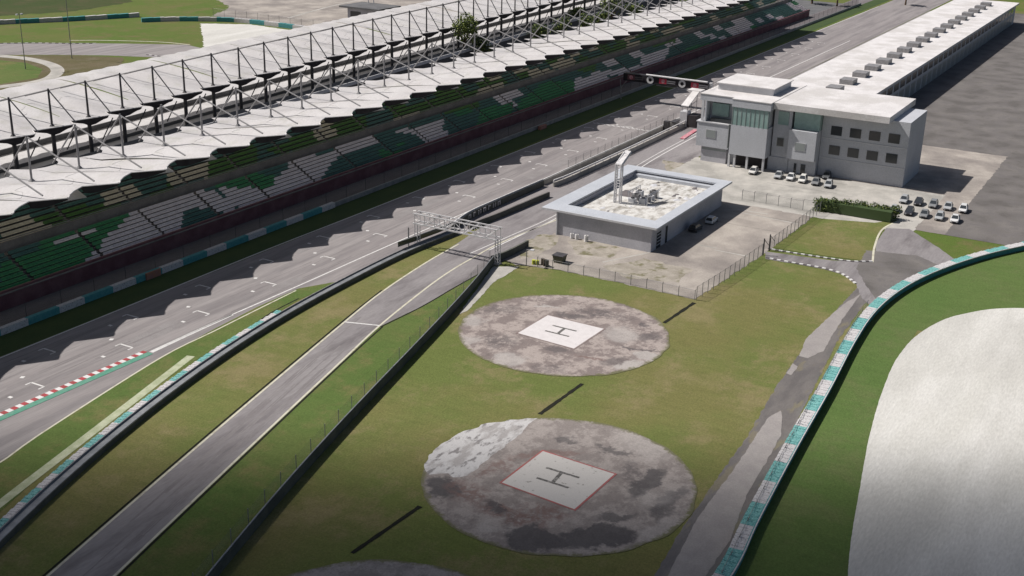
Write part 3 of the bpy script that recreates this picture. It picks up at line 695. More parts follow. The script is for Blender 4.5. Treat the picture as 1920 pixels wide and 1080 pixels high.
for yy in (139.8, 129.6, 150.2):
    dim = yy > 148; m = MB()
    m.box(335.56, yy-1.2, 6.5, 335.6, yy+1.2, 8.0, MT['ledred'] if not dim else MT['maroon'])
    for j in range(14):
        a, b_ = 2*math.pi*j/14, 2*math.pi*(j+1)/14
        m.face([(335.53, yy, 7.25), (335.53, yy+.62*math.cos(b_), 7.25+.62*math.sin(b_)), (335.53, yy+.62*math.cos(a), 7.25+.62*math.sin(a))], MT['pinkred'])
    m.build('red_panel', root); m = MB()
    m.box(335.55, yy-4.0, 6.75, 335.59, yy-1.25, 7.05, MT['stain'] if dim else MT['tealw']); m.box(335.55, yy-4.0, 7.3, 335.59, yy-1.25, 7.6, MT['stain'] if dim else MT['tealw']); m.build('lettering', root)
m = MB(); m.tube((336.5, 153.6, 0), (336.5, 153.9, 3.4), .16, MT['steelg']); m.tube((336.5, 153.9, 3.4), (336.5, 154.2, 6.2), .12, MT['steelg']); m.tube((336.5, 153.9, 3.4), (336.5, 151.8, 6.2), .12, MT['steelg']); m.build('leg', root)
m = MB(); m.box(336.2, 124.6, 0, 337.2, 125.4, 8.3, MT['steelw']); m.build('leg', root)
# marshals' tower by the start line
root = empty('marshal_tower', (317, 123.5, 0), 'narrow white marshal tower with stairs beside the start gantry', 'tower')
m = MB(); m.box(312.5, 122.3, 0, 315.5, 124.4, 4.2, MT['trimw']); m.build('base_wall', root)
m = MB(); m.box(312.6, 119.6, 0, 316.5, 122.1, 3.4, MT['shade_panel']); m.build('dark_opening', root)
m = MB(); m.hexa([(313, 122.2, 5.6), (319.5, 121.9, 8.6), (319.5, 123.9, 8.6), (313, 124.4, 5.6), (313, 122.2, 5.85), (319.5, 121.9, 8.85), (319.5, 123.9, 8.85), (313, 124.4, 5.85)], MT['roofw']); m.build('sloping_roof', root)
m = MB(); m.box(319.5, 121.5, 8.7, 323, 125.5, 9.0, MT['roofw']); m.build('top_slab', root)
m = MB()
for (x, y) in ((313.2, 122.5), (313.2, 124.1), (319, 122.2), (319, 123.8), (322.5, 121.8), (322.5, 125.1)): m.tube((x, y, 0), (x, y, 5.6 if x < 315 else 8.6), .1, MT['steelg'])
for z in (2.2, 4.4, 6.4): m.tube((313.2, 122.5, min(z, 5.4)), (319, 122.2, z), .07, MT['steelg']); m.tube((319, 123.8, z), (322.5, 125.1, z+.8), .07, MT['steelg'])
m.build('steel_frame', root)
m = MB(); m.box(308, 123.6, 0, 310.6, 124.8, 2.1, MT['steelg']); m.box(306.9, 123.4, 2.1, 311, 125, 2.25, MT['steeld']); tag(m.build('timing_stand'), 'small grey timing stand on the pit wall before the marshal tower', 'timing stand')
m = MB(); m.box(304.9, 124.6, 0, 306.2, 126, 2.6, MT['steeld']); tag(m.build('signal_cabinet'), 'dark cabinet beside the pit wall near the start line', 'cabinet')
# pink red board lying along the pit building
m = MB(); P0, P1_ = at(1283, 262), at(1309, 245); m.hexa([(P0.x, P0.y, .07), (P1_.x, P1_.y, .07), (P1_.x, P1_.y+1.3, .07), (P0.x, P0.y+1.3, .07), (P0.x, P0.y, .3), (P1_.x, P1_.y, .3), (P1_.x, P1_.y+1.3, .3), (P0.x, P0.y+1.3, .3)], MT['pinkred'])
tag(m.build('ground_board'), 'faded red board lying flat beside the race control building', 'board')

# ------------------------------------------------------------------ grandstand
root = empty('grandstand', (20, 163, 0), 'long grandstand with two tiers of green, teal and pale seats', 'grandstand')
X0, X1 = 60, 560
m = MB(); m.box(X0, 163, 0, X1, 163.4, 3.3, MT['maroon']); m.build('front_wall', root)
m = MB(); m.box(X0, 162.7, 2.75, X1, 162.95, 2.95, MT['standc']); m.build('front_rail', root)
seatpat = [  # (material key, pixel polygon on the photograph), later ones win
 ('s_green', [(0, 480), (110, 440), (290, 390), (265, 400), (150, 500), (60, 545), (0, 560)]),
 ('s_light', [(262, 388), (395, 356), (445, 385), (435, 400), (370, 390), (347, 397), (338, 425), (322, 443), (140, 510), (175, 477), (197, 452), (215, 432)]),
 ('s_teal', [(347, 395), (440, 400), (450, 412), (400, 425), (345, 432)]),
 ('s_teal', [(0, 440), (80, 445), (70, 470), (0, 500)]),
 ('s_light', [(105, 450), (178, 428), (178, 436), (105, 460)]),
 ('s_green', [(405, 350), (480, 325), (500, 345), (480, 360), (410, 360)]),
 ('s_light', [(405, 353), (480, 352), (510, 345), (537, 318), (545, 305), (640, 278), (643, 290), (617, 312), (605, 335), (592, 350), (480, 390), (455, 400)]),
 ('s_green', [(484, 332), (520, 325), (512, 352), (485, 358)]),
 ('s_teal', [(643, 290), (800, 240), (720, 290), (712, 315), (600, 345), (617, 312)]),
 ('s_green', [(712, 282), (775, 285), (760, 300), (718, 312)]),
 ('s_light', [(740, 248), (835, 225), (828, 252), (790, 255)]),
 ('s_teal', [(835, 225), (905, 205), (900, 240), (840, 255)]),
 ('s_green', [(902, 207), (965, 190), (958, 225), (895, 240)]),
 ('s_green', [(1020, 155), (1078, 152), (1078, 190), (975, 218), (970, 195)]),
 ('s_light', [(1078, 148), (1130, 140), (1128, 172), (1080, 188)]),
 ('s_light', [(1130, 135), (1210, 122), (1205, 135), (1135, 144)]),
 ('s_light', [(1200, 105), (1253, 92), (1245, 125), (1220, 138), (1200, 120)]),
 ('s_light', [(965, 212), (1030, 205), (965, 228)]),
 ('s_teal', [(1253, 92), (1330, 70), (1330, 110), (1245, 128)]),
 ('s_green', [(1285, 90), (1330, 82), (1325, 105), (1290, 108)]),
 # upper tier
 ('s_beige', [(0, 424), (60, 405), (90, 432), (0, 457)]),
 ('s_dgreen', [(88, 400), (190, 380), (195, 398), (100, 430)]),
 ('s_beige', [(182, 362), (253, 347), (270, 368), (205, 392)]),
 ('s_teal', [(240, 342), (312, 325), (315, 355), (272, 367)]),
 ('s_beige', [(313, 325), (390, 302), (390, 335), (320, 352)]),
 ('s_dgreen', [(390, 300), (480, 280), (482, 318), (390, 335)]),
 ('s_teal', [(482, 280), (530, 290), (540, 320), (485, 320)]),
 ('s_dgreen', [(540, 262), (690, 215), (690, 250), (560, 300)]),
 ('s_beige', [(582, 242), (635, 240), (630, 258), (595, 264)]),
 ('s_teal', [(687, 217), (740, 212), (740, 245), (687, 252)]),
 ('s_beige', [(740, 222), (790, 210), (795, 222), (745, 242)]),
 ('s_dgreen', [(790, 190), (835, 180), (830, 215), (795, 220)]),
 ('s_beige', [(895, 165), (945, 155), (945, 175), (900, 182)]),
 ('s_dgreen', [(830, 185), (895, 170), (900, 200), (835, 215)]),
 ('s_beige', [(985, 130), (1040, 130), (1035, 145), (1000, 150)]),
 ('s_beige', [(1045, 110), (1080, 112), (1075, 135), (1050, 140)]),
 ('s_dgreen', [(1085, 105), (1120, 110), (1115, 135), (1080, 135)]),
 ('s_dgreen', [(1150, 85), (1270, 62), (1265, 80), (1150, 105)]),
 ('s_beige', [(1175, 80), (1200, 78), (1200, 92), (1175, 95)])]
def inpoly(x, y, P):
    c = False; j = len(P)-1
    for i in range(len(P)):
        if (P[i][1] > y) != (P[j][1] > y) and x < (P[j][0]-P[i][0])*(y-P[i][1])/(P[j][1]-P[i][1])+P[i][0]: c = not c
        j = i
    return c
def seatmat(x, y, z, up):
    px, py = pix((x, y, z)); r = None
    if px < 1340 and px > -5:
        for k, P in seatpat:
            if (k in ('s_beige', 's_dgreen') or (k == 's_teal')) and inpoly(px, py, P): r = k
            elif k in ('s_light', 's_green') and not up and inpoly(px, py, P): r = k
    if r: return MT[r]
    v = noise.noise(Vector((math.floor(x/7)*1.7, math.floor(y/2.5)*2.3, 3+up)))
    if up: return MT['s_dgreen'] if v > .12 else MT['s_teal'] if v > -.25 else MT['s_beige']
    return MT['s_green'] if v > .35 else MT['s_light'] if v < -.15 else MT['s_teal']
def tier(y0, z0, rows, dy, dz, up, stair_off, stair_step):
    st = MB()
    for r in range(rows):
        y = y0+r*dy; z = z0+r*dz
        st.box(X0, y, 0 if r in (0, rows-1) else z-1.2, X1, y+dy-.004, z, MT['standd'] if not up else MT['standd'])
    st.build('seating_steps', root)
    for r in range(rows):
        y = y0+r*dy; z = z0+r*dz; m = MB(); x = X0; m.box(X0, y+.46, z+.001, X1, y+.54, z+.04, MT['standd'])
        while x < X1-1:
            ph = (x-stair_off) % stair_step
            if ph < .95: x += .12; continue
            w_ = 2.2 if x > 330 else 1.1
            mt = seatmat(x+.5, y+.45, z+.4, up)
            m.box(x+.4, y+.47, z+.03, x+.52, y+.53, z+.33, MT['standd']); m.box(x, y+.30, z+.32, x+w_-.05, y+.72, z+.40, mt); m.box(x, y+.68, z+.40, x+w_-.05, y+.78, z+.80, mt)
            x += w_
        m.build('seat_row', root)
    sx = stair_off
    while sx < X1:
        if sx > X0:
            m = MB()
            for r in range(rows):
                for h in (0, 1): m.box(sx, y0+(r+h*.5)*dy, z0+r*dz-.2, sx+.9, y0+(r+h*.5)*dy+dy*.5, z0+(r+h*.5)*dz+.05, MT['standc'])
            m.build('stair', root)
        sx += stair_step
tier(163.6, 2.6, 8, .85, .48, 0, 155.5, 15.0)
m = MB(); m.box(X0, 170.4, 0, X1, 171.6, 6.1, MT['standc']); m.build('walkway', root)
m = MB(); m.box(X0, 171.6, 0, X1, 171.95, 8.0, MT['standc']); m.build('tier_wall', root)
m = MB(); m.box(X0, 171.5, 8.3, X1, 171.6, 8.42, MT['steelg']); m.build('hand_rail', root)
tier(171.96, 7.4, 9, .95, .62, 1, 138.5+2.5, 15.0)
m = MB(); m.box(X0, 180.5, 0, X1, 181.2, 13.8, MT['standc']); m.build('rear_wall', root)
m = MB(); m.box(X0, 181.2, 0, X1, 187, 11.2, MT['standd']); m.build('rear_gallery', root)

# ------------------------------------------------------------------ concourse between the two roof rows
root = empty('concourse_building', (20, 190, 0), 'long flat grey concourse roofs between the two rows of canopies', 'building')
def yb(x): return 213.3+.075*(x-163)-.00005*(x-163)**2
m = MB(); m.wall([(X0, 187, 0), (X1, 187, 0)], 0, 6.0, 14, MT['deckd']); m.build('lower_roof', root)
nn = 30; line = [(X0+(X1-X0)*i/nn, yb(X0+(X1-X0)*i/nn), 0) for i in range(nn+1)]
m = MB(); m.wall(offset(line, -8), 0, 6.6, 5, MT['deckd']); m.build('middle_roof', root)
m = MB(); m.wall(offset(line, -2.9), 0, 2.5, 46, MT['pale_floor']); m.build('gallery_floor', root)
m = MB(); m.wall(offset(line, 12), 2.51, 3.3, .3, MT['deckd']); m.build('low_wall', root); m = MB(); m.wall(offset(line, 24), 2.51, 3.8, .4, MT['deckd']); m.build('low_wall', root)
for d, z in ((-8.3, 7.2),):
    m = MB(); m.wall(offset(line, d), z-1.0, z, .25, MT['trimw']); m.build('parapet', root)
for i in range(46):
    x = X0+i*10.8; m = MB(); m.box(x, 190, 6.0, x+5.5, 193.4, 7.0, MT['steelg']); m.build('roof_light', root)

# ------------------------------------------------------------------ canopies
S = 10.8
ordn = ['first', 'second', 'third', 'fourth', 'fifth', 'sixth', 'seventh', 'eighth', 'ninth', 'tenth', 'eleventh', 'twelfth', 'thirteenth', 'fourteenth', 'fifteenth', 'sixteenth', 'seventeenth', 'eighteenth', 'nineteenth', 'twentieth']
def on(i): return ordn[i] if i < 20 else 'twenty '+ordn[i-20] if i < 39 else str(i)
def ypts(t, prof):
    for (a, ya), (b, yb_) in zip(prof, prof[1:]):
        if a <= t <= b: return ya+(yb_-ya)*(t-a)/(b-a)
    return prof[-1][1]
def canopy(xm, ym, front, rear, zf, zm, zr, mh, strutf, strutr, bump, name, label, group, fdrop, mastm, lean=0.0, flap=None):
    """one membrane bay: xm,ym = mast base; front/rear = [(t,dy)] edge profiles over one bay starting at xm-s0"""
    root = empty(name, (xm, ym, zm), label, 'canopy', group)
    s0 = 5.7; nu, nv = 18, 12; bv = .75+.6*abs(noise.noise(Vector((xm*.9, ym*.3, 1))))
    m = MB(); grid = []
    for i in range(nu+1):
        t = i/nu; x = xm-s0+S*t; dy = lean*(x-xm)
        yf = ym+dy+ypts(t, front); yr = ym+dy+ypts(t, rear); row = []
        ph = (x-xm)/S
        for j in range(nv+1):
            v = j/nv; y = yf+(yr-yf)*v
            d = (y-ym-dy)
            if d < 0: z = zm+(zf-zm)*(d/ypts(t, front))
            else: z = zm+(zr-zm)*(d/ypts(t, rear))
            z += bump*bv*(.5-.5*math.cos(2*math.pi*ph))*math.sin(math.pi*min(1, max(0, v)))**.7
            z -= .35*math.sin(math.pi*v)
            row.append((x, y, z))
        grid.append(row)
    for i in range(nu):
        for j in range(nv):
            m.face([grid[i][j], grid[i+1][j], grid[i+1][j+1], grid[i][j+1]], MT['membrane'])
    o = m.build('membrane', root, smooth=True)
    o.data.validate()
    # dark panel painted as the membrane's shaded underside along the front edge
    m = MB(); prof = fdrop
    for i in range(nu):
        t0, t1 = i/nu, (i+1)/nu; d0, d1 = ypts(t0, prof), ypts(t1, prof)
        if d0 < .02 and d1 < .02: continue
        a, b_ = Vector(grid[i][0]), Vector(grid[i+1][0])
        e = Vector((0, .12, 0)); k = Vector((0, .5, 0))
        m.hexa([a+e+Vector((0, d0*.35, -d0-.05)), b_+e+Vector((0, d1*.35, -d1-.05)), b_+k+Vector((0, d1*.35, -d1-.05)), a+k+Vector((0, d0*.35, -d0-.05)), a+e-Vector((0, 0, .06)), b_+e-Vector((0, 0, .06)), b_+k-Vector((0, 0, .06)), a+k-Vector((0, 0, .06))], MT['shade_panel'])
    if m.f: m.build('shade_panel', root)
    if flap:
        m = MB(); q = [(xm+2.2, ym-17.6, 16.0), (xm+5.2+flap, ym-18.6, 15.9), (xm+5.6+flap, ym-16.0, 16.7), (xm+1.6, ym-15.2, 16.9)]
        m.hexa(q+[(a, b, c+.12) for a, b, c in q], MT['membrane']); m.build('inner_flap', root)
    m = MB(); e = Vector((0, 0, .07))
    for i in range(nu): m.tube(Vector(grid[i][0])+e, Vector(grid[i+1][0])+e, .09, MT['roofw'], n=4)
    m.build('edge_tube', root)
    m = MB()
    for j in range(nv-1, 2, -1): m.tube(Vector(grid[0][j])+e*.3, Vector(grid[0][j-1])+e*.3, .05, MT['seam'], n=4)
    for i in range(nu-1): m.tube(Vector(grid[i][5+round(2*abs(i/nu-.5))])+e*.2, Vector(grid[i+1][5+round(2*abs((i+1)/nu-.5))])+e*.2, .035, MT['seam'], n=4)
    m.build('seam', root)
    m = MB(); m.tube((xm, ym, zm-.3), (xm, ym, zm+mh), .26 if mastm == 'steeld' else .2, MT[mastm], n=8, r2=.2); m.tube((xm, ym, zm-.1), (xm, ym, zm+.35), .65, MT[mastm], n=8, r2=.3); m.build('mast', root)
    top = Vector((xm, ym, zm+mh-.25))
    for e_ in (strutf, strutr):
        m = MB(); q = Vector((xm+e_[0], ym+e_[1], e_[2]))
        m.tube(top, q, .15, MT['steelg'], n=6); m.build('strut', root)
    m = MB(); m.tube((xm, ym, 0), (xm, ym, zm-.3), .45, MT['steeld'], n=8); 
    m.build('column', root)
    if mastm == 'steeld':
        m = MB(); m.tube((xm+2.2, ym-1.3, 8), (xm+4.6, ym-2.6, 12.8), .14, MT['steeld'], n=5); m.build('brace', root)
    return root
fr = [(0, -19.9), (.02, -20.1), (.43, -23.3), (.46, -23.4), (.55, -22.3), (.74, -21.0), (1, -19.9)]
rr = [(0, 5.9), (.25, 5.5), (.5, 5.6), (.64, 7.0), (.70, 9.6), (.80, 9.5), (1, 5.9)]
rr[0] = (0, 6.2); rr[-1] = (1, 6.2)
k = 0
xs = 150.2-2*S
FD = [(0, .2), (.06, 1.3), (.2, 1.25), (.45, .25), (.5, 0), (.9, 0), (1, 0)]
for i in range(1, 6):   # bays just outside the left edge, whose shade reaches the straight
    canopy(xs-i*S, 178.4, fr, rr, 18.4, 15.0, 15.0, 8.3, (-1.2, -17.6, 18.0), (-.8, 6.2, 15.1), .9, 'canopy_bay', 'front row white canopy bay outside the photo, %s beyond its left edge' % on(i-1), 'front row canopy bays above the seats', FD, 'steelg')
for i in range(38):
    xm = xs+i*S
    if xm < 125: continue
    lab = 'front row white canopy bay over the stand, %s from the photo left edge' % on(k)
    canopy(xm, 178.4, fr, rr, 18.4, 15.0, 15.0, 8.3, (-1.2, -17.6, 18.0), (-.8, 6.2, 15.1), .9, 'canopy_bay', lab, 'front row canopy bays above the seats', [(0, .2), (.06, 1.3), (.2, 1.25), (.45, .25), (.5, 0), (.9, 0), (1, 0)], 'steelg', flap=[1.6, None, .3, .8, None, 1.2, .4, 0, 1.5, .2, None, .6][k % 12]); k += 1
    if k >= 36: break
bf = [(0, -.3), (.07, -.9), (.12, -1.1), (.80, -3.3), (.86, -3.0), (1, -.3)]
br_ = [(0, 28), (.25, 28.9), (.5, 28.2), (.75, 28.9), (1, 28)]
k = 0
for i in range(38):
    xm = 174.7-2*S+i*S
    lab = 'rear row white canopy bay with tall dark mast, %s from the photo left edge' % on(k)
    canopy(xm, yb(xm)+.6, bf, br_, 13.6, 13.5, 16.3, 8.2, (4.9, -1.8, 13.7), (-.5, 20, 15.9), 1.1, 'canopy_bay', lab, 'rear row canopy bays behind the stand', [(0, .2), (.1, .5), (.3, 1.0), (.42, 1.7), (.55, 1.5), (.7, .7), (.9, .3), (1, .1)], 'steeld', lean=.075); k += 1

# ------------------------------------------------------------------ low grey building
root = empty('flat_roofed_building', (206.5, 86, 0), 'low grey building with stained flat roof and wide pale overhang', 'building')
bx0, bx1, by0, by1 = 206.25, 244.4, 86.1, 106.8
m = MB()
for q in ((bx0, by0, bx0+3.4, by1), (bx1-.9, by0, bx1, by1), (bx0+3.4, by0, bx1-.9, by0+1.0), (bx0+3.4, by1-.3, bx1-.9, by1)): m.box(q[0], q[1], 0, q[2], q[3], 4.72, MT['wallg'])
m.build('wall', root)
m = MB()
ox0, ox1, oy0, oy1 = 205.7, 246.6, 84.9, 110.0; ix0, ix1, iy0, iy1 = 210.2, 243.4, 87.2, 106.4
for q in ((ox0, oy0, ix0, oy1), (ix1, oy0, ox1, oy1), (ix0, oy0, ix1, iy0), (ix0, iy1, ix1, oy1)): m.box(q[0], q[1], 4.95, q[2], q[3], 5.3, MT['eave'])
m.build('roof_overhang', root)
m = MB(); m.box(ox0-.14, oy0, 4.93, ox0-.003, oy1, 5.33, MT['trimw']); m.box(ox0, oy0-.12, 4.93, ox1, oy0-.003, 5.33, MT['eave']); m.build('roof_fascia', root)
m = MB(); m.box(ix0+.01, iy0+.01, 3.6, ix1-.01, iy1-.01, 3.92, MT['ballast']); m.box(ix1-1.1, iy0+.01, 3.921, ix1-.02, iy1-.01, 4.6, MT['eave']); m.build('roof_deck', root)
m = MB(); m.box(208.9, by0-.06, .05, 210.9, by0-.003, 3.3, MT['dglass']); m.build('door', root)
m = MB(); m.box(213.2, by0-.08, .05, 214.1, by0-.003, 3.5, MT['dglass']); m.build('door', root)
m = MB()
for z in (.7, 1.4, 2.1, 2.8): m.box(208.9, by0-.1, z, 210.9, by0-.063, z+.12, MT['eave'])
m.build('shutter', root)
m = MB(); m.tube((206.06, 106.6, 0), (206.06, 106.6, 4.7), .18, MT['trimw']); m.build('downpipe', root)
random.seed(5)
for i in range(46):     # rubble and blisters on the roof
    x, y = random.uniform(ix0+1, ix1-1), random.uniform(iy0+.6, iy1-1)
    if i % 4 == 0: pass
    m = MB(); r = random.uniform(.25, .9); n_ = 7; c = []
    for j in range(n_):
        a = 2*math.pi*j/n_; q = r*random.uniform(.5, 1.2); c.append((x+q*1.6*math.cos(a), y+q*math.sin(a)))
    top = (x, y, 3.92+random.uniform(.05, .22)); mt = MT[random.choice(['roofw', 'ballast', 'stain', 'trimw', 'ballast'])]
    for j in range(n_): m.face([(*c[j], 3.925), (*c[(j+1) % n_], 3.925), top], mt)
    m.build('roof_debris', root)
# stair tower / ladder mast and plant on that roof
root = empty('access_ladder', (222, 100.8, 3.92), 'white bent ladder mast rising from the stained flat roof', 'ladder')
m = MB(); b0 = Vector((221.2, 101.3, 3.92)); b1 = Vector((221.2, 100.1, 3.92))
for b_ in (b0, b1):
    for dx in (0, .9):
        q = b_+Vector((dx, 0, 0)); t_ = q+Vector((0, 0, 8.2)); e_ = t_+Vector((3.6, -.1, 1.8)); m.tube(q, t_, .17, MT['steelw']); m.tube(t_, e_, .17, MT['steelw'])
m.build('side_rail', root); m = MB()
for i in range(14):
    z = 4.1+i*.58; m.tube((221.2, 101.3, z), (221.2, 100.1, z), .06, MT['steelw'], n=4); m.tube((221.2, 101.3, z), (222.1, 101.3, z), .05, MT['steelw'], n=4)
for i in range(7):
    d = i*.55; m.tube((221.2+d, 101.3, 12.14+d*.5), (221.2+d, 100.1, 12.14+d*.5), .06, MT['steelw'], n=4)
m.hexa([(221.2, 100.1, 12.2), (225.6, 100, 14.1), (225.6, 101.3, 14.1), (221.2, 101.3, 12.2), (221.2, 100.1, 12.3), (225.6, 100, 14.2), (225.6, 101.3, 14.2), (221.2, 101.3, 12.3)], MT['steelw'])
m.build('rungs', root)
root = empty('roof_plant', (226, 97, 3.92), 'cluster of pipes and grey cooling boxes beside the roof ladder', 'cooling plant')
random.seed(9)
for i in range(7):
    x, y = 223.3+(i % 4)*1.8, 95.2+(i//4)*2.4; h = random.uniform(.8, 1.7); m = MB()
    m.box(x, y, 3.92, x+1.2, y+1.4, 3.92+h, MT['steelg' if i % 2 else 'trimw']); m.tube((x+.6, y+.7, 3.92+h), (x+.6, y+.7, 4.08+h), .42, MT['steeld'], n=10); m.build('cooling_box', root)
m = MB()
for i in range(8):
    x, y = 222.6+i*.95, 94.4+(i % 2)*4.6; m.tube((x, y, 3.92), (x, y, 6.2), .07, MT['trimw'], n=5)
for y in (94.4, 99.0): m.tube((222.6, y, 6.2), (229.3, y, 6.2), .07, MT['trimw'], n=5); m.tube((222.6, y, 5.9), (229.3, y, 5.9), .06, MT['trimw'], n=5)
m.build('pipe_frame', root)
m = MB(); m.box(226.6, 99.9, 3.925, 231.5, 103.4, 3.95, MT['stain']); m.build('wet_patch', root)
for i, (x, y) in enumerate([(205.6, 102.9), (205.6, 101.8), (205.4, 99.6)]):
    m = MB(); m.tube((x, y, .06), (x, y, 1.05 if i < 2 else 1.3), .36 if i < 2 else .42, MT['white'], n=12); m.tube((x, y, 1.05 if i < 2 else 1.3), (x, y, 1.12 if i < 2 else 1.4), .2, MT['steelg'], n=8)
    tag(m.build('drum'), ['left of two small white drums against the low grey building', 'right of two small white drums against the low grey building', 'larger white drum standing alone by the grey wall'][i], 'drum', 'white drums by the grey wall')

# ------------------------------------------------------------------ race control building
root = empty('race_control_building', (279, 91, 0), 'three storey grey control building with white roof and green glass', 'building')
W, G_ = MT['towerw'], MT['glass']
m = MB(); m.box(281, 83.2, 0, 300, 105.0, 3.4, W); m.build('ground_floor_wall', root)
m = MB(); m.box(279, 97.9, 3.9, 281.5, 106.3, 9.9, W); m.box(281.5, 97.9, 3.4, 300, 106.3, 9.9, W); m.box(278.8, 97.8, 9.9, 300, 106.5, 10.15, MT['trimw']); m.build('left_wing', root)
m = MB(); m.box(281.8, 97.6, 10.15, 300, 104.6, 15.3, W); m.box(279.0, 104.9, 10.15, 279.5, 105.5, 15.3, MT['trimw']); m.box(279, 104.2, 10.15, 281.8, 104.6, 15.3, W); m.build('balcony_wall', root)
m = MB(); m.box(280.9, 99.2, 11.5, 281.78, 103.4, 14.6, G_); m.build('balcony_glass', root)
m = MB(); m.box(279.6, 97.6, 10.2, 281.0, 103.2, 11.0, MT['dglass']); m.build('balcony_floor', root)
m = MB(); m.box(277.6, 87.9, 3.3, 296, 97.1, 10.6, W); m.build('middle_block', root)
m = MB(); m.box(277.64, 87.95, 10.6, 278.4, 97.05, 15.0, G_); m.box(278.4, 88.2, 10.6, 296, 96.8, 15.0, W); m.build('window_band', root)
m = MB()
for i in range(9):
    y = 88+i*1.12; m.box(277.56, y-.05, 10.6, 277.63, y+.05, 15.0, MT['wing'])
m.build('window_mullion', root)
m = MB(); m.box(277.4, 87.5, 15.0, 305, 97.2, 16.8, W); m.box(279.0, 97.2, 15.3, 305, 106.0, 16.8, W); m.build('parapet', root)
m = MB(); m.box(277.3, 87.4, 16.81, 305, 97.25, 17.0, MT['roofw']); m.box(278.9, 97.25, 16.81, 305, 106.1, 17.0, MT['roofw']); m.build('roof', root)
m = MB(); m.box(286, 90, 17.01, 300, 104.2, 18.6, MT['trimw']); m.box(285.6, 89.6, 18.61, 300.4, 104.6, 18.8, MT['roofw']); m.build('roof_pavilion', root)
m = MB()
for z in (17.6, 18.2):
    pr = [(283, 105.6), (290, 105.9), (300, 105.8)]
    for a, b_ in zip(pr, pr[1:]): m.tube((*a, z), (*b_, z), .06, MT['steelg'], n=4)
for i in range(10): m.tube((283+i*1.9, 105.8, 17), (283+i*1.9, 105.8, 18.2), .05, MT['steelg'], n=4)
m.build('roof_railing', root)
for y in (97.0, 95.6, 92.4, 88.3):
    m = MB(); m.box(277.8, y-.25, 0, 278.3, y+.25, 3.3, MT['trimw']); m.build('column', root)
m = MB(); m.box(280.7, 88.2, .06, 280.98, 96.6, 3.2, MT['shade_panel']); m.build('dark_opening', root)
m = MB(); m.box(281.2, 83.2, 3.4, 300, 87.6, 15.2, W); m.build('recess_wall', root)
m = MB(); m.box(279.3, 76.4, 3.9, 300, 83.1, 10.9, W); m.box(281.2, 76.4, 0, 300, 83.15, 3.9, W); m.build('right_wing', root)
m = MB(); m.box(281.0, 76.4, 10.9, 300, 82.6, 15.4, G_); m.build('right_glazing', root)
m = MB(); m.box(279, 60, 15.41, 305, 87.4, 16.9, MT['roofw']); m.box(283, 56, 0, 300, 76.3, 15.4, W); m.build('far_right_block', root)
for zz_ in (5.5, 10.2):
    for yy_ in (58, 62.5, 67, 71.5):
        m = MB(); m.box(282.9, yy_, zz_, 282.98, yy_+2.6, zz_+2.2, MT['dglass']); m.build('window', root)
m = MB(); m.box(282.9, 56, 4.4, 282.96, 76.2, 4.6, MT['trimw']); m.box(282.9, 56, 9.2, 282.96, 76.2, 9.4, MT['trimw']); m.build('floor_band', root)
m = MB(); m.box(281.1, 84, 11.4, 281.18, 86.6, 14.6, G_); m.build('recess_glass', root)
for (y, z, yy, zz, mt, x) in ((101.4, 6.3, 103.8, 8.2, 'wing', 278.96), (78.9, 6.2, 81.3, 8.0, 'wing', 279.26), (84.8, 6.2, 86.3, 8.1, 'dglass', 281.16), (97.4, 4.5, 97.85, 10.2, 'dglass', 278.6)):
    m = MB(); m.box(x-.05, y-.14, z-.14, x, yy+.14, zz+.14, MT['trimw' if mt != 'dglass' else 'wing']); f_ = m.build('window', root)
    m = MB(); m.box(x-.08, y, z, x-.053, yy, zz, MT[mt]); o = m.build('pane', None); o.parent = f_; o.matrix_parent_inverse = Matrix.Identity(4); o.location = tuple(-Vector(root.location))
for (y, yy) in ((84.9, 86.0), (78.8, 79.9), (81, 81.6)):
    m = MB(); m.box(281.05, y, .06, 281.17, yy, 2.5, MT['dglass']); m.build('door', root)
m = MB(); m.box(279.6, 98.4, .06, 281, 105, 3.85, MT['wallg']); m.box(279.56, 98.5, 3.0, 279.597, 104.8, 3.6, MT['wing']); m.build('left_base', root)
# pit garages continuing down the lane
root = empty('pit_garage_building', (306, 78, 0), 'long white roofed pit garage block stretching beyond the control building', 'building')
m = MB(); m.box(306, 80, 0, 600, 104.5, 8.5, W); m.build('wall', root)
m = MB(); m.box(305.6, 79, 8.51, 602, 106, 9.2, MT['roofw']); m.build('roof', root)
for i in range(36):
    m = MB(); m.box(308+i*8, 79.93, .05, 314+i*8, 79.99, 4.2, MT['wing']); m.build('garage_door', root)
for i in range(36):
    m = MB(); m.box(308+i*8, 79.93, 5.2, 314+i*8, 79.99, 7.4, MT['dglass']); m.build('window', root)
for i in range(20):
    m = MB(); m.box(312+i*14, 88, 9.2, 317+i*14, 92, 10.6, MT['steelg']); m.build('roof_unit', root)

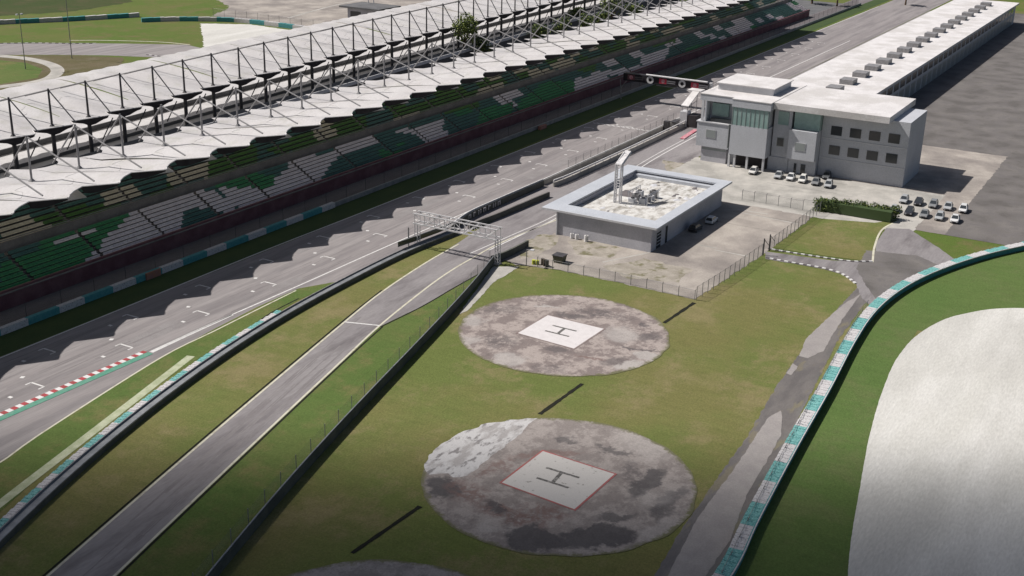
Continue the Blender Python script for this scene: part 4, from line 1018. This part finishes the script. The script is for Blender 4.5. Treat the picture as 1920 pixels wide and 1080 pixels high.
# ------------------------------------------------------------------ cars
def car(x, y, rz, paint, label, hatch=True, L=4.2, Wd=1.75, H=1.48):
    root = empty('parked_car', (x, y, .07), label, 'car', 'cars parked around the control building', rz)
    pm = mat('car_paint', paint, None, rough=.3, spec=.6)
    st = [(-.5, .58, .62, .36), (-.485, .78, .80, .30), (-.40, .88, .90, .24), (-.2, .88, .92, .22), (.15, .88, .92, .22), (.3, .88, .88, .24), (.43, .84, .78, .27), (.5, .62, .62, .34)]
    if not hatch: st[1] = (-.485, .76, .86, .3)
    m = MB(); rings = []
    for (t, hw, zt_, zl) in st:
        hw *= Wd/1.76; xx = t*L; rings.append([(xx, -hw*.93, zl), (xx, -hw, zl+.18), (xx, -hw, zt_-.12), (xx, -hw*.88, zt_), (xx, hw*.88, zt_), (xx, hw, zt_-.12), (xx, hw, zl+.18), (xx, hw*.93, zl)])
    for a, b_ in zip(rings, rings[1:]):
        for j in range(8): m.face([a[j], b_[j], b_[(j+1) % 8], a[(j+1) % 8]], pm)
    m.face(list(reversed(rings[0])), pm); m.face(rings[-1], pm)
    m.build('body', root, loc='local', smooth=False)
    rb, rf, tb, tf = (-.47, .27, -.38, .06) if hatch else (-.36, .27, -.22, .06)
    hw = Wd/2
    base = [(rb*L, -hw*.86, .86), (rf*L, -hw*.86, .86), (rf*L, hw*.86, .86), (rb*L, hw*.86, .86)]
    tp = [(tb*L, -hw*.66, H-.07), (tf*L, -hw*.66, H-.07), (tf*L, hw*.66, H-.07), (tb*L, hw*.66, H-.07)]
    m = MB(); m.hexa(base+tp, MT['dglass']); m.build('window', root, loc='local')
    m = MB(); e = .04; m.hexa([(tb*L-e, -hw*.69, H-.10), (tf*L+e, -hw*.69, H-.10), (tf*L+e, hw*.69, H-.10), (tb*L-e, hw*.69, H-.10), (tb*L+.1, -hw*.6, H), (tf*L-.1, -hw*.6, H), (tf*L-.1, hw*.6, H), (tb*L+.1, hw*.6, H)], pm)
    for px_ in ((rb, tb), (rf, tf)):
        for s in (-1, 1): m.tube((px_[0]*L, s*hw*.865, .86), (px_[1]*L, s*hw*.67, H-.08), .05, pm, n=4)
    m.build('roof', root, loc='local')
    for tx in (-.31, .31):
        for s in (-1, 1):
            m = MB(); m.tube((tx*L, s*(hw-.2), .33), (tx*L, s*(hw+.01), .33), .33, MT['tyre'], n=14); wv = m.build('wheel', root, loc='local')
            m = MB(); m.tube((tx*L, s*(hw+.01), .33), (tx*L, s*(hw+.03), .33), .19, MT['rail'], n=10); m.build('rim', wv, loc='local')
    for s in (-1, 1):
        m = MB(); m.box(.485*L, s*.62*hw-.16, .55, .502*L, s*.62*hw+.16, .68, MT['trimw']); m.build('headlight', root, loc='local')
    m = MB(); m.box(.49*L, -.35, .36, .507*L, .35, .5, MT['black']); m.build('grille', root, loc='local')
    return root
wht, slv, gry, dgr, blk = (.6, .6, .6), (.36, .37, .38), (.20, .205, .21), (.09, .095, .10), (.03, .03, .035)
car(275.2, 89.6, R(186), (.58, .57, .55), 'white hatchback parked alone in front of the open ground floor', L=4.1)
car(274.9, 83.2, R(188), slv, 'silver saloon at the left end of the row by the doors', hatch=False, L=4.3)
car(274.9, 80.2, R(187), wht, 'white saloon between the silver saloon and the taller white hatchback', hatch=False)
car(274.6, 77.2, R(187), (.62, .61, .58), 'tall white hatchback, third in the row by the wall', H=1.6)
car(274.4, 74.0, R(189), gry, 'dark grey saloon to the right of the tall white hatchback', hatch=False, L=4.4)
car(273.8, 70.8, R(190), slv, 'grey hatchback at the right end of the visible row', L=4.2)
car(281.2, 73.4, R(188), dgr, 'dark car tucked behind the row near the building corner')
car(231.6, 83.4, R(2), (.55, .57, .6), 'white car in the shade beside the low grey building', hatch=True, L=4.0)
car(224.6, 84.2, R(0), blk, 'black car in the shade next to the low grey building wall', hatch=True, L=4.2)
for i in range(10):
    car(262+(i//5)*9, 40+(i % 5)*3.2, R(185), [wht, slv, gry, blk, slv][i % 5], ['white', 'silver', 'grey', 'black', 'pale silver'][i % 5]+(' car in the nearer open row right of the control building' if i < 5 else ' car in the farther open row right of the control building'), hatch=bool(i % 2))

# ------------------------------------------------------------------ netting fences round the apron
def wire_fence(pts, step, h, label):
    P = resample(pts, step); root = empty('wire_fence', (P[0][0], P[0][1], 0), label, 'fence')
    for p in P:
        m = MB(); m.tube((p[0], p[1], 0), (p[0], p[1], h), .06, MT['steelg'], n=5); m.tube((p[0], p[1], h), (p[0]-.25, p[1]-.25, h+.35), .05, MT['steelg'], n=4); m.build('fence_post', root)
    m = MB()
    for a, b_ in zip(P, P[1:]): m.face([(a[0], a[1], .05), (b_[0], b_[1], .05), (b_[0], b_[1], h), (a[0], a[1], h)], MT['net'])
    m.build('netting', root); m = MB()
    for a, b_ in zip(P, P[1:]): m.tube((a[0], a[1], h), (b_[0], b_[1], h), .03, MT['steelg'], n=4)
    m.build('top_wire', root)
wire_fence([(187, 68.9), (201, 67.9), (216.6, 67.2)], 2.3, 2.5, 'wire mesh fence from the field corner to the little road gate')
wire_fence([(220.6, 67.0), (235, 66.6), (251.5, 66.2)], 2.3, 2.5, 'wire mesh fence from the gate up to the dark hedge')
wire_fence([(187, 69.2), (187.6, 84), (187.0, 100.5)], 3.2, 1.8, 'low wire fence between grass and concrete beyond the helipad')
wire_fence(A2([(1425, 1030), (1475, 930), (1560, 760), (1628, 630), (1655, 575)])[0:0]+A2([(1352, 1090), (1440, 912), (1525, 752), (1590, 632), (1625, 578)]), 4.0, 1.3, 'thin low wire fence along the verge of the puddled service track')
wire_fence([(251.5, 70), (251.8, 84)], 3.0, 2.2, 'short wire fence line across the concrete behind the low building')
for i, (x, y) in enumerate([(217.2, 67.2), (220.4, 67.1)]):
    m = MB(); m.tube((x, y, 0), (x, y, 3.4), .13, MT['steeld'], n=6); m.tube((x, y, 3.2), (x+.1, y-.9, 2.2), .06, MT['steeld'], n=4)
    tag(m.build('gate_post'), ['dark gate post nearer the camera at the little road', 'dark gate post farther side of the little road'][i], 'gate post', 'posts of the road gate')

# small things at the fence corner
for i, (x, y, mt, nn_) in enumerate([(187.7, 101.7, 'yellow', 4), (187.9, 101.0, 'yellow', 4), (188.3, 100.1, 'brown', 6), (188.0, 99.5, 'brown', 6), (187.8, 98.9, 'rubber', 6)]):
    m = MB()
    for k in range(nn_): m.tube((x, y, .03+k*.22), (x, y, .22+k*.22), .34, MT[mt], n=12)
    tag(m.build('tyre_stack'), ['left of two short yellow tyre stacks at the fence corner', 'right of two short yellow tyre stacks at the fence corner', 'left brown tyre stack next to the yellow ones', 'middle brown tyre stack at the fence corner', 'right black tyre stack nearest the olive bin'][i], 'tyre stack', 'tyre stacks at the fence corner')
m = MB(); m.hexa([(190.6, 97.3, .25), (192.2, 97.3, .25), (192.2, 99.0, .25), (190.6, 99.0, .25), (190.4, 97.1, 1.5), (192.4, 97.1, 1.5), (192.4, 99.2, 1.5), (190.4, 99.2, 1.5)], MT['olivebin'])
root = empty('waste_bin', (191.4, 98.2, 0), 'olive metal waste bin on the concrete near the fence corner', 'bin'); m.build('bin_body', root)
m = MB(); m.box(190.3, 97.0, 1.5, 192.5, 99.3, 1.6, MT['steeld']); m.build('lid', root)
for dx, dy in ((190.7, 97.4), (192.1, 97.4), (190.7, 98.9), (192.1, 98.9)): m = MB(); m.tube((dx, dy-.05, .15), (dx, dy+.05, .15), .14, MT['tyre'], n=8); m.build('wheel', root)
m = MB(); m.tube((186.2, 102.4, 0), (186.2, 102.4, 3.2), .09, MT['steelg'], n=6); m.tube((186.2, 102.4, 3.2), (186.2, 101.5, 3.35), .06, MT['steelg'], n=5); m.box(185.9, 100.9, 3.25, 186.5, 101.6, 3.4, MT['trimw'])
tag(m.build('lamp_post'), 'short pale lamp post at the corner of the concrete apron', 'lamp post')

# ------------------------------------------------------------------ vegetation
def foliage(m, c, rad, n_, size, mats, seed, squash=1.0, lumps=8):
    random.seed(seed); C_ = [(Vector(c)+Vector((random.uniform(-1, 1)*rad[0]*.6, random.uniform(-1, 1)*rad[1]*.6, random.uniform(-.7, .8)*rad[2]*.7)), random.uniform(.35, .6)) for _ in range(lumps)]
    for i in range(n_):
        cc, q = random.choice(C_); u = Vector((random.gauss(0, 1), random.gauss(0, 1), random.gauss(0, 1))).normalized()
        p = cc+Vector((u.x*rad[0]*q, u.y*rad[1]*q, u.z*rad[2]*q))*random.uniform(.75, 1.05)
        a = Vector((random.gauss(0, 1), random.gauss(0, 1), random.gauss(0, .6))).normalized()*size*random.uniform(.6, 1.3); b_ = a.cross(Vector((random.gauss(0, 1), random.gauss(0, 1), random.gauss(0, 1)))).normalized()*a.length*.6
        m.face([p-a, p+b_*.8, p+a, p-b_*.8], mats[i % len(mats)])
def tree(x, y, h, r, label, seed, mats, n_=1400, group='trees between the roof rows', name='broadleaf_tree', z0=0, size=.4, cat='tree'):
    root = empty(name, (x, y, z0), label, cat, group)
    m = MB(); random.seed(seed); fork = Vector((x, y, z0+h*.45)); m.tube((x, y, z0), fork, r*.09+.1, MT['trunk'], n=8, r2=r*.06+.06)
    for i in range(5):
        a = 2*math.pi*i/5+seed; m.tube(fork, fork+Vector((math.cos(a)*r*.6, math.sin(a)*r*.6, h*.3)), r*.05+.05, MT['trunk'], n=5, r2=.04)
    m.build('trunk', root)
    m = MB(); foliage(m, (x, y, z0+h*.7), (r, r, h*.34), n_, size, mats, seed, lumps=11); m.build('crown', root)
LB, LD = MT['leafa'], MT['leafb']
def tpos(px, py, z): p = at(px, py, z); return p.x, p.y
x, y = tpos(870, 62, 12); tree(x, y, 18.5, 4.8, 'bright rounded tree rising between the two canopy rows', 3, [LB, LB, LD], 2200)
for i, (px, py, h, r, lab) in enumerate([(905, 88, 11, 3.4, 'dark low tree at the foot of the bright rounded tree'), (1052, 52, 12, 4.0, 'leafy grey green tree behind the far canopy masts, leftmost of the far clump'), (1010, 62, 10, 3.2, 'small pale green tree before the far clump of trees'),
        (1100, 42, 12, 4.5, 'second tree of the far clump between the roofs'), (1148, 14, 15, 5.5, 'tall dark green tree by the photo top edge'), (1190, 20, 13, 4.5, 'dark tree at the right end of the far clump'), (1078, 28, 10, 3.5, 'small tree in the middle of the far clump'), (1125, 38, 9, 3, 'low bush like tree below the tall dark green tree')]):
    x, y = tpos(px, py, h*.7); tree(x, y, h, r, lab, 20+i, [LB, LD, LD] if i % 2 else [LD, LD, LB], 1100)
# hedge
root = empty('hedge', (254, 62, 0), 'clipped dark green hedge behind the upper lawn', 'hedge')
m = MB()
for i in range(15):
    foliage(m, (253.5+.2*i, 67.2-1.15*i, 1.3), (1.7, 1.3, 2.0), 620, .2, [LD, LD, LD, LB], 60+i, lumps=9)
m.build('foliage', root)
m = MB(); m.box(252.9, 51.5, .2, 255.6, 67.4, 2.3, MT['leafb']); m.build('inner_growth', root)
m = MB()
for i in range(12): m.tube((253.6+.2*i, 66.3-1.3*i, 0), (253.6+.2*i, 66.3-1.3*i, 1.8), .08, MT['trunk'], n=5)
m.build('stem', root)
random.seed(77); belt = []
for i in range(34):   # wood line beyond the paddock, off behind the garages
    x = random.uniform(420, 900); y = random.uniform(-140, 60) if x > 640 else random.uniform(-160, -20)
    tree(x, y, random.uniform(9, 15), random.uniform(4, 6.5), 'tree', 200+i, [LD, LB, LD], 420, 'trees beyond the paddock', size=.8); belt.append((pix((x, y, 8))[0], col.objects[-1].parent))
for q, (_, o_) in enumerate(sorted(belt, key=lambda t: t[0])): o_['label'] = 'dark broadleaf tree beyond the paddock, %s from the left of that belt' % on(q)
belt = []
for i in range(16):
    x = 600+random.uniform(0, 160); y = random.uniform(100, 330)
    tree(x, y, random.uniform(9, 14), random.uniform(4, 6), 'tree', 300+i, [LD, LB, LD], 420, 'trees beyond the grandstand end', size=.8); belt.append((pix((x, y, 8))[0], col.objects[-1].parent))

for q, (_, o_) in enumerate(sorted(belt, key=lambda t: t[0])): o_['label'] = 'dark tree past the far grandstand end, %s from the left of its clump' % on(q)
# ------------------------------------------------------------------ far left: barrier, lamps, building
root, P = tyre_barrier('tyre_barrier', A2([(-60, 50), (0, 46), (130, 40), (262, 32)]), 1.6, 1.7, 'far green and white barrier across the grass, left section', 8.5, [MT['dteal'], MT['tealw']], step=1.5)
root, P = tyre_barrier('tyre_barrier', A2([(266, 42), (330, 40), (420, 41), (480, 46), (560, 56), (600, 62)]), 1.6, 1.7, 'far green and white barrier curving past the pale gravel, right section', 7.5, [MT['dteal'], MT['tealw']], step=1.5)
wire_fence(A2([(400, 30), (470, 38), (560, 50), (610, 56)]), 6, 3.2, 'far wire fence with thin posts behind the curved barrier')
def lamp(x, y, h, label, double=True):
    root = empty('lamp_post', (x, y, 0), label, 'lamp post', 'lamp posts on the far grass')
    m = MB(); m.tube((x, y, 0), (x, y, h), .16, MT['steelg'], n=8, r2=.1); m.build('pole', root)
    m = MB(); m.tube((x-.9, y, h+.1), (x+.9, y, h+.1), .07, MT['steelg'], n=5); m.build('cross_arm', root)
    for s in (-1, 1):
        m = MB(); m.box(x+s*.9-.35, y-.3, h-.2, x+s*.9+.35, y+.3, h+.25, MT['trimw']); m.build('lamp_head', root)
lamp(262.7, 332.7, 17.6, 'leftmost tall lamp post beside the curved path'); lamp(285, 336.5, 22, 'taller lamp post right of the first, beyond the far road')
p = at(652, 34); root = empty('gatehouse', (p.x, p.y, 0), 'small grey flat roofed house behind the rear canopies', 'house')
m = MB(); m.box(p.x, p.y-16, 0, p.x+14, p.y, 4.5, MT['wallg']); m.build('wall', root)
m = MB(); m.box(p.x-1.4, p.y-17.5, 4.51, p.x+15, p.y+3.5, 5.2, MT['deckd']); m.build('roof', root)
m = MB(); m.box(p.x-.06, p.y-7, .1, p.x-.003, p.y-1.5, 3.2, MT['dglass']); m.build('window', root)
for i, px in enumerate((691, 701)):
    q = at(px, 28); m = MB(); m.tube((q.x, q.y, 0), (q.x, q.y, 12), .22, MT['white'], n=8); m.box(q.x-.3, q.y-.3, 0, q.x+.3, q.y+.3, .5, MT['conc2'])
    tag(m.build('flag_pole'), ['left of two white poles beside the grey house', 'right of two white poles beside the grey house'][i], 'pole', 'white poles by the grey house')

# ------------------------------------------------------------------ unseen volume added overhead, shaped to darken the near ground
m = MB(); ALT = 430.0; sh = -LDIR*(ALT/-LDIR.z)
fh = Vector((CF.x, CF.y, 0)).normalized(); sd = Vector((-fh.y, fh.x, 0))
NU, NV = 44, 60; top = []; bot = []
for i in range(NU+1):
    d = 150-540*(i/NU)**1.5; rt = []; rb_ = []
    for j in range(NV+1):
        l = -420+840*j/NV
        T = max(0, min((150-d)/62, 1.0)); T = T*T*(3-2*T)
        T *= min(1, (420-abs(l))/120)*min(1, (d+388)/140)
        T = 62*T*(1+.25*noise.noise(Vector((d/60, l/60, 2))))
        p = fh*d+sd*l+Vector((sh.x, sh.y, ALT))
        rt.append(p+Vector((0, 0, T*.6+.01))); rb_.append(p-Vector((0, 0, T*.4+.01)))
    top.append(rt); bot.append(rb_)
cm = bpy.data.materials.new('added_shade_volume'); cm.use_nodes = True; n_ = cm.node_tree.nodes; n_.remove(n_['Principled BSDF'])
pv = n_.new('ShaderNodeVolumePrincipled'); pv.inputs['Color'].default_value = (1, 1, 1, 1); pv.inputs['Density'].default_value = .06
cm.node_tree.links.new(pv.outputs[0], n_['Material Output'].inputs['Volume'])
idx = {}
def vi(k, i, j):
    if (k, i, j) not in idx: idx[(k, i, j)] = len(m.v); m.v.append(tuple((top if k else bot)[i][j]))
    return idx[(k, i, j)]
mi = m.mi(cm)
for i in range(NU):
    for j in range(NV):
        m.f.append((vi(1, i, j), vi(1, i, j+1), vi(1, i+1, j+1), vi(1, i+1, j))); m.m.append(mi)
        m.f.append((vi(0, i, j), vi(0, i+1, j), vi(0, i+1, j+1), vi(0, i, j+1))); m.m.append(mi)
for i in range(NU):
    m.f.append((vi(1, i, 0), vi(1, i+1, 0), vi(0, i+1, 0), vi(0, i, 0))); m.m.append(mi)
    m.f.append((vi(1, i+1, NV), vi(1, i, NV), vi(0, i, NV), vi(0, i+1, NV))); m.m.append(mi)
for j in range(NV):
    m.f.append((vi(1, 0, j+1), vi(1, 0, j), vi(0, 0, j), vi(0, 0, j+1))); m.m.append(mi)
    m.f.append((vi(1, NU, j), vi(1, NU, j+1), vi(0, NU, j+1), vi(0, NU, j))); m.m.append(mi)
o = m.build('added_shade_volume'); o['kind'] = 'structure'
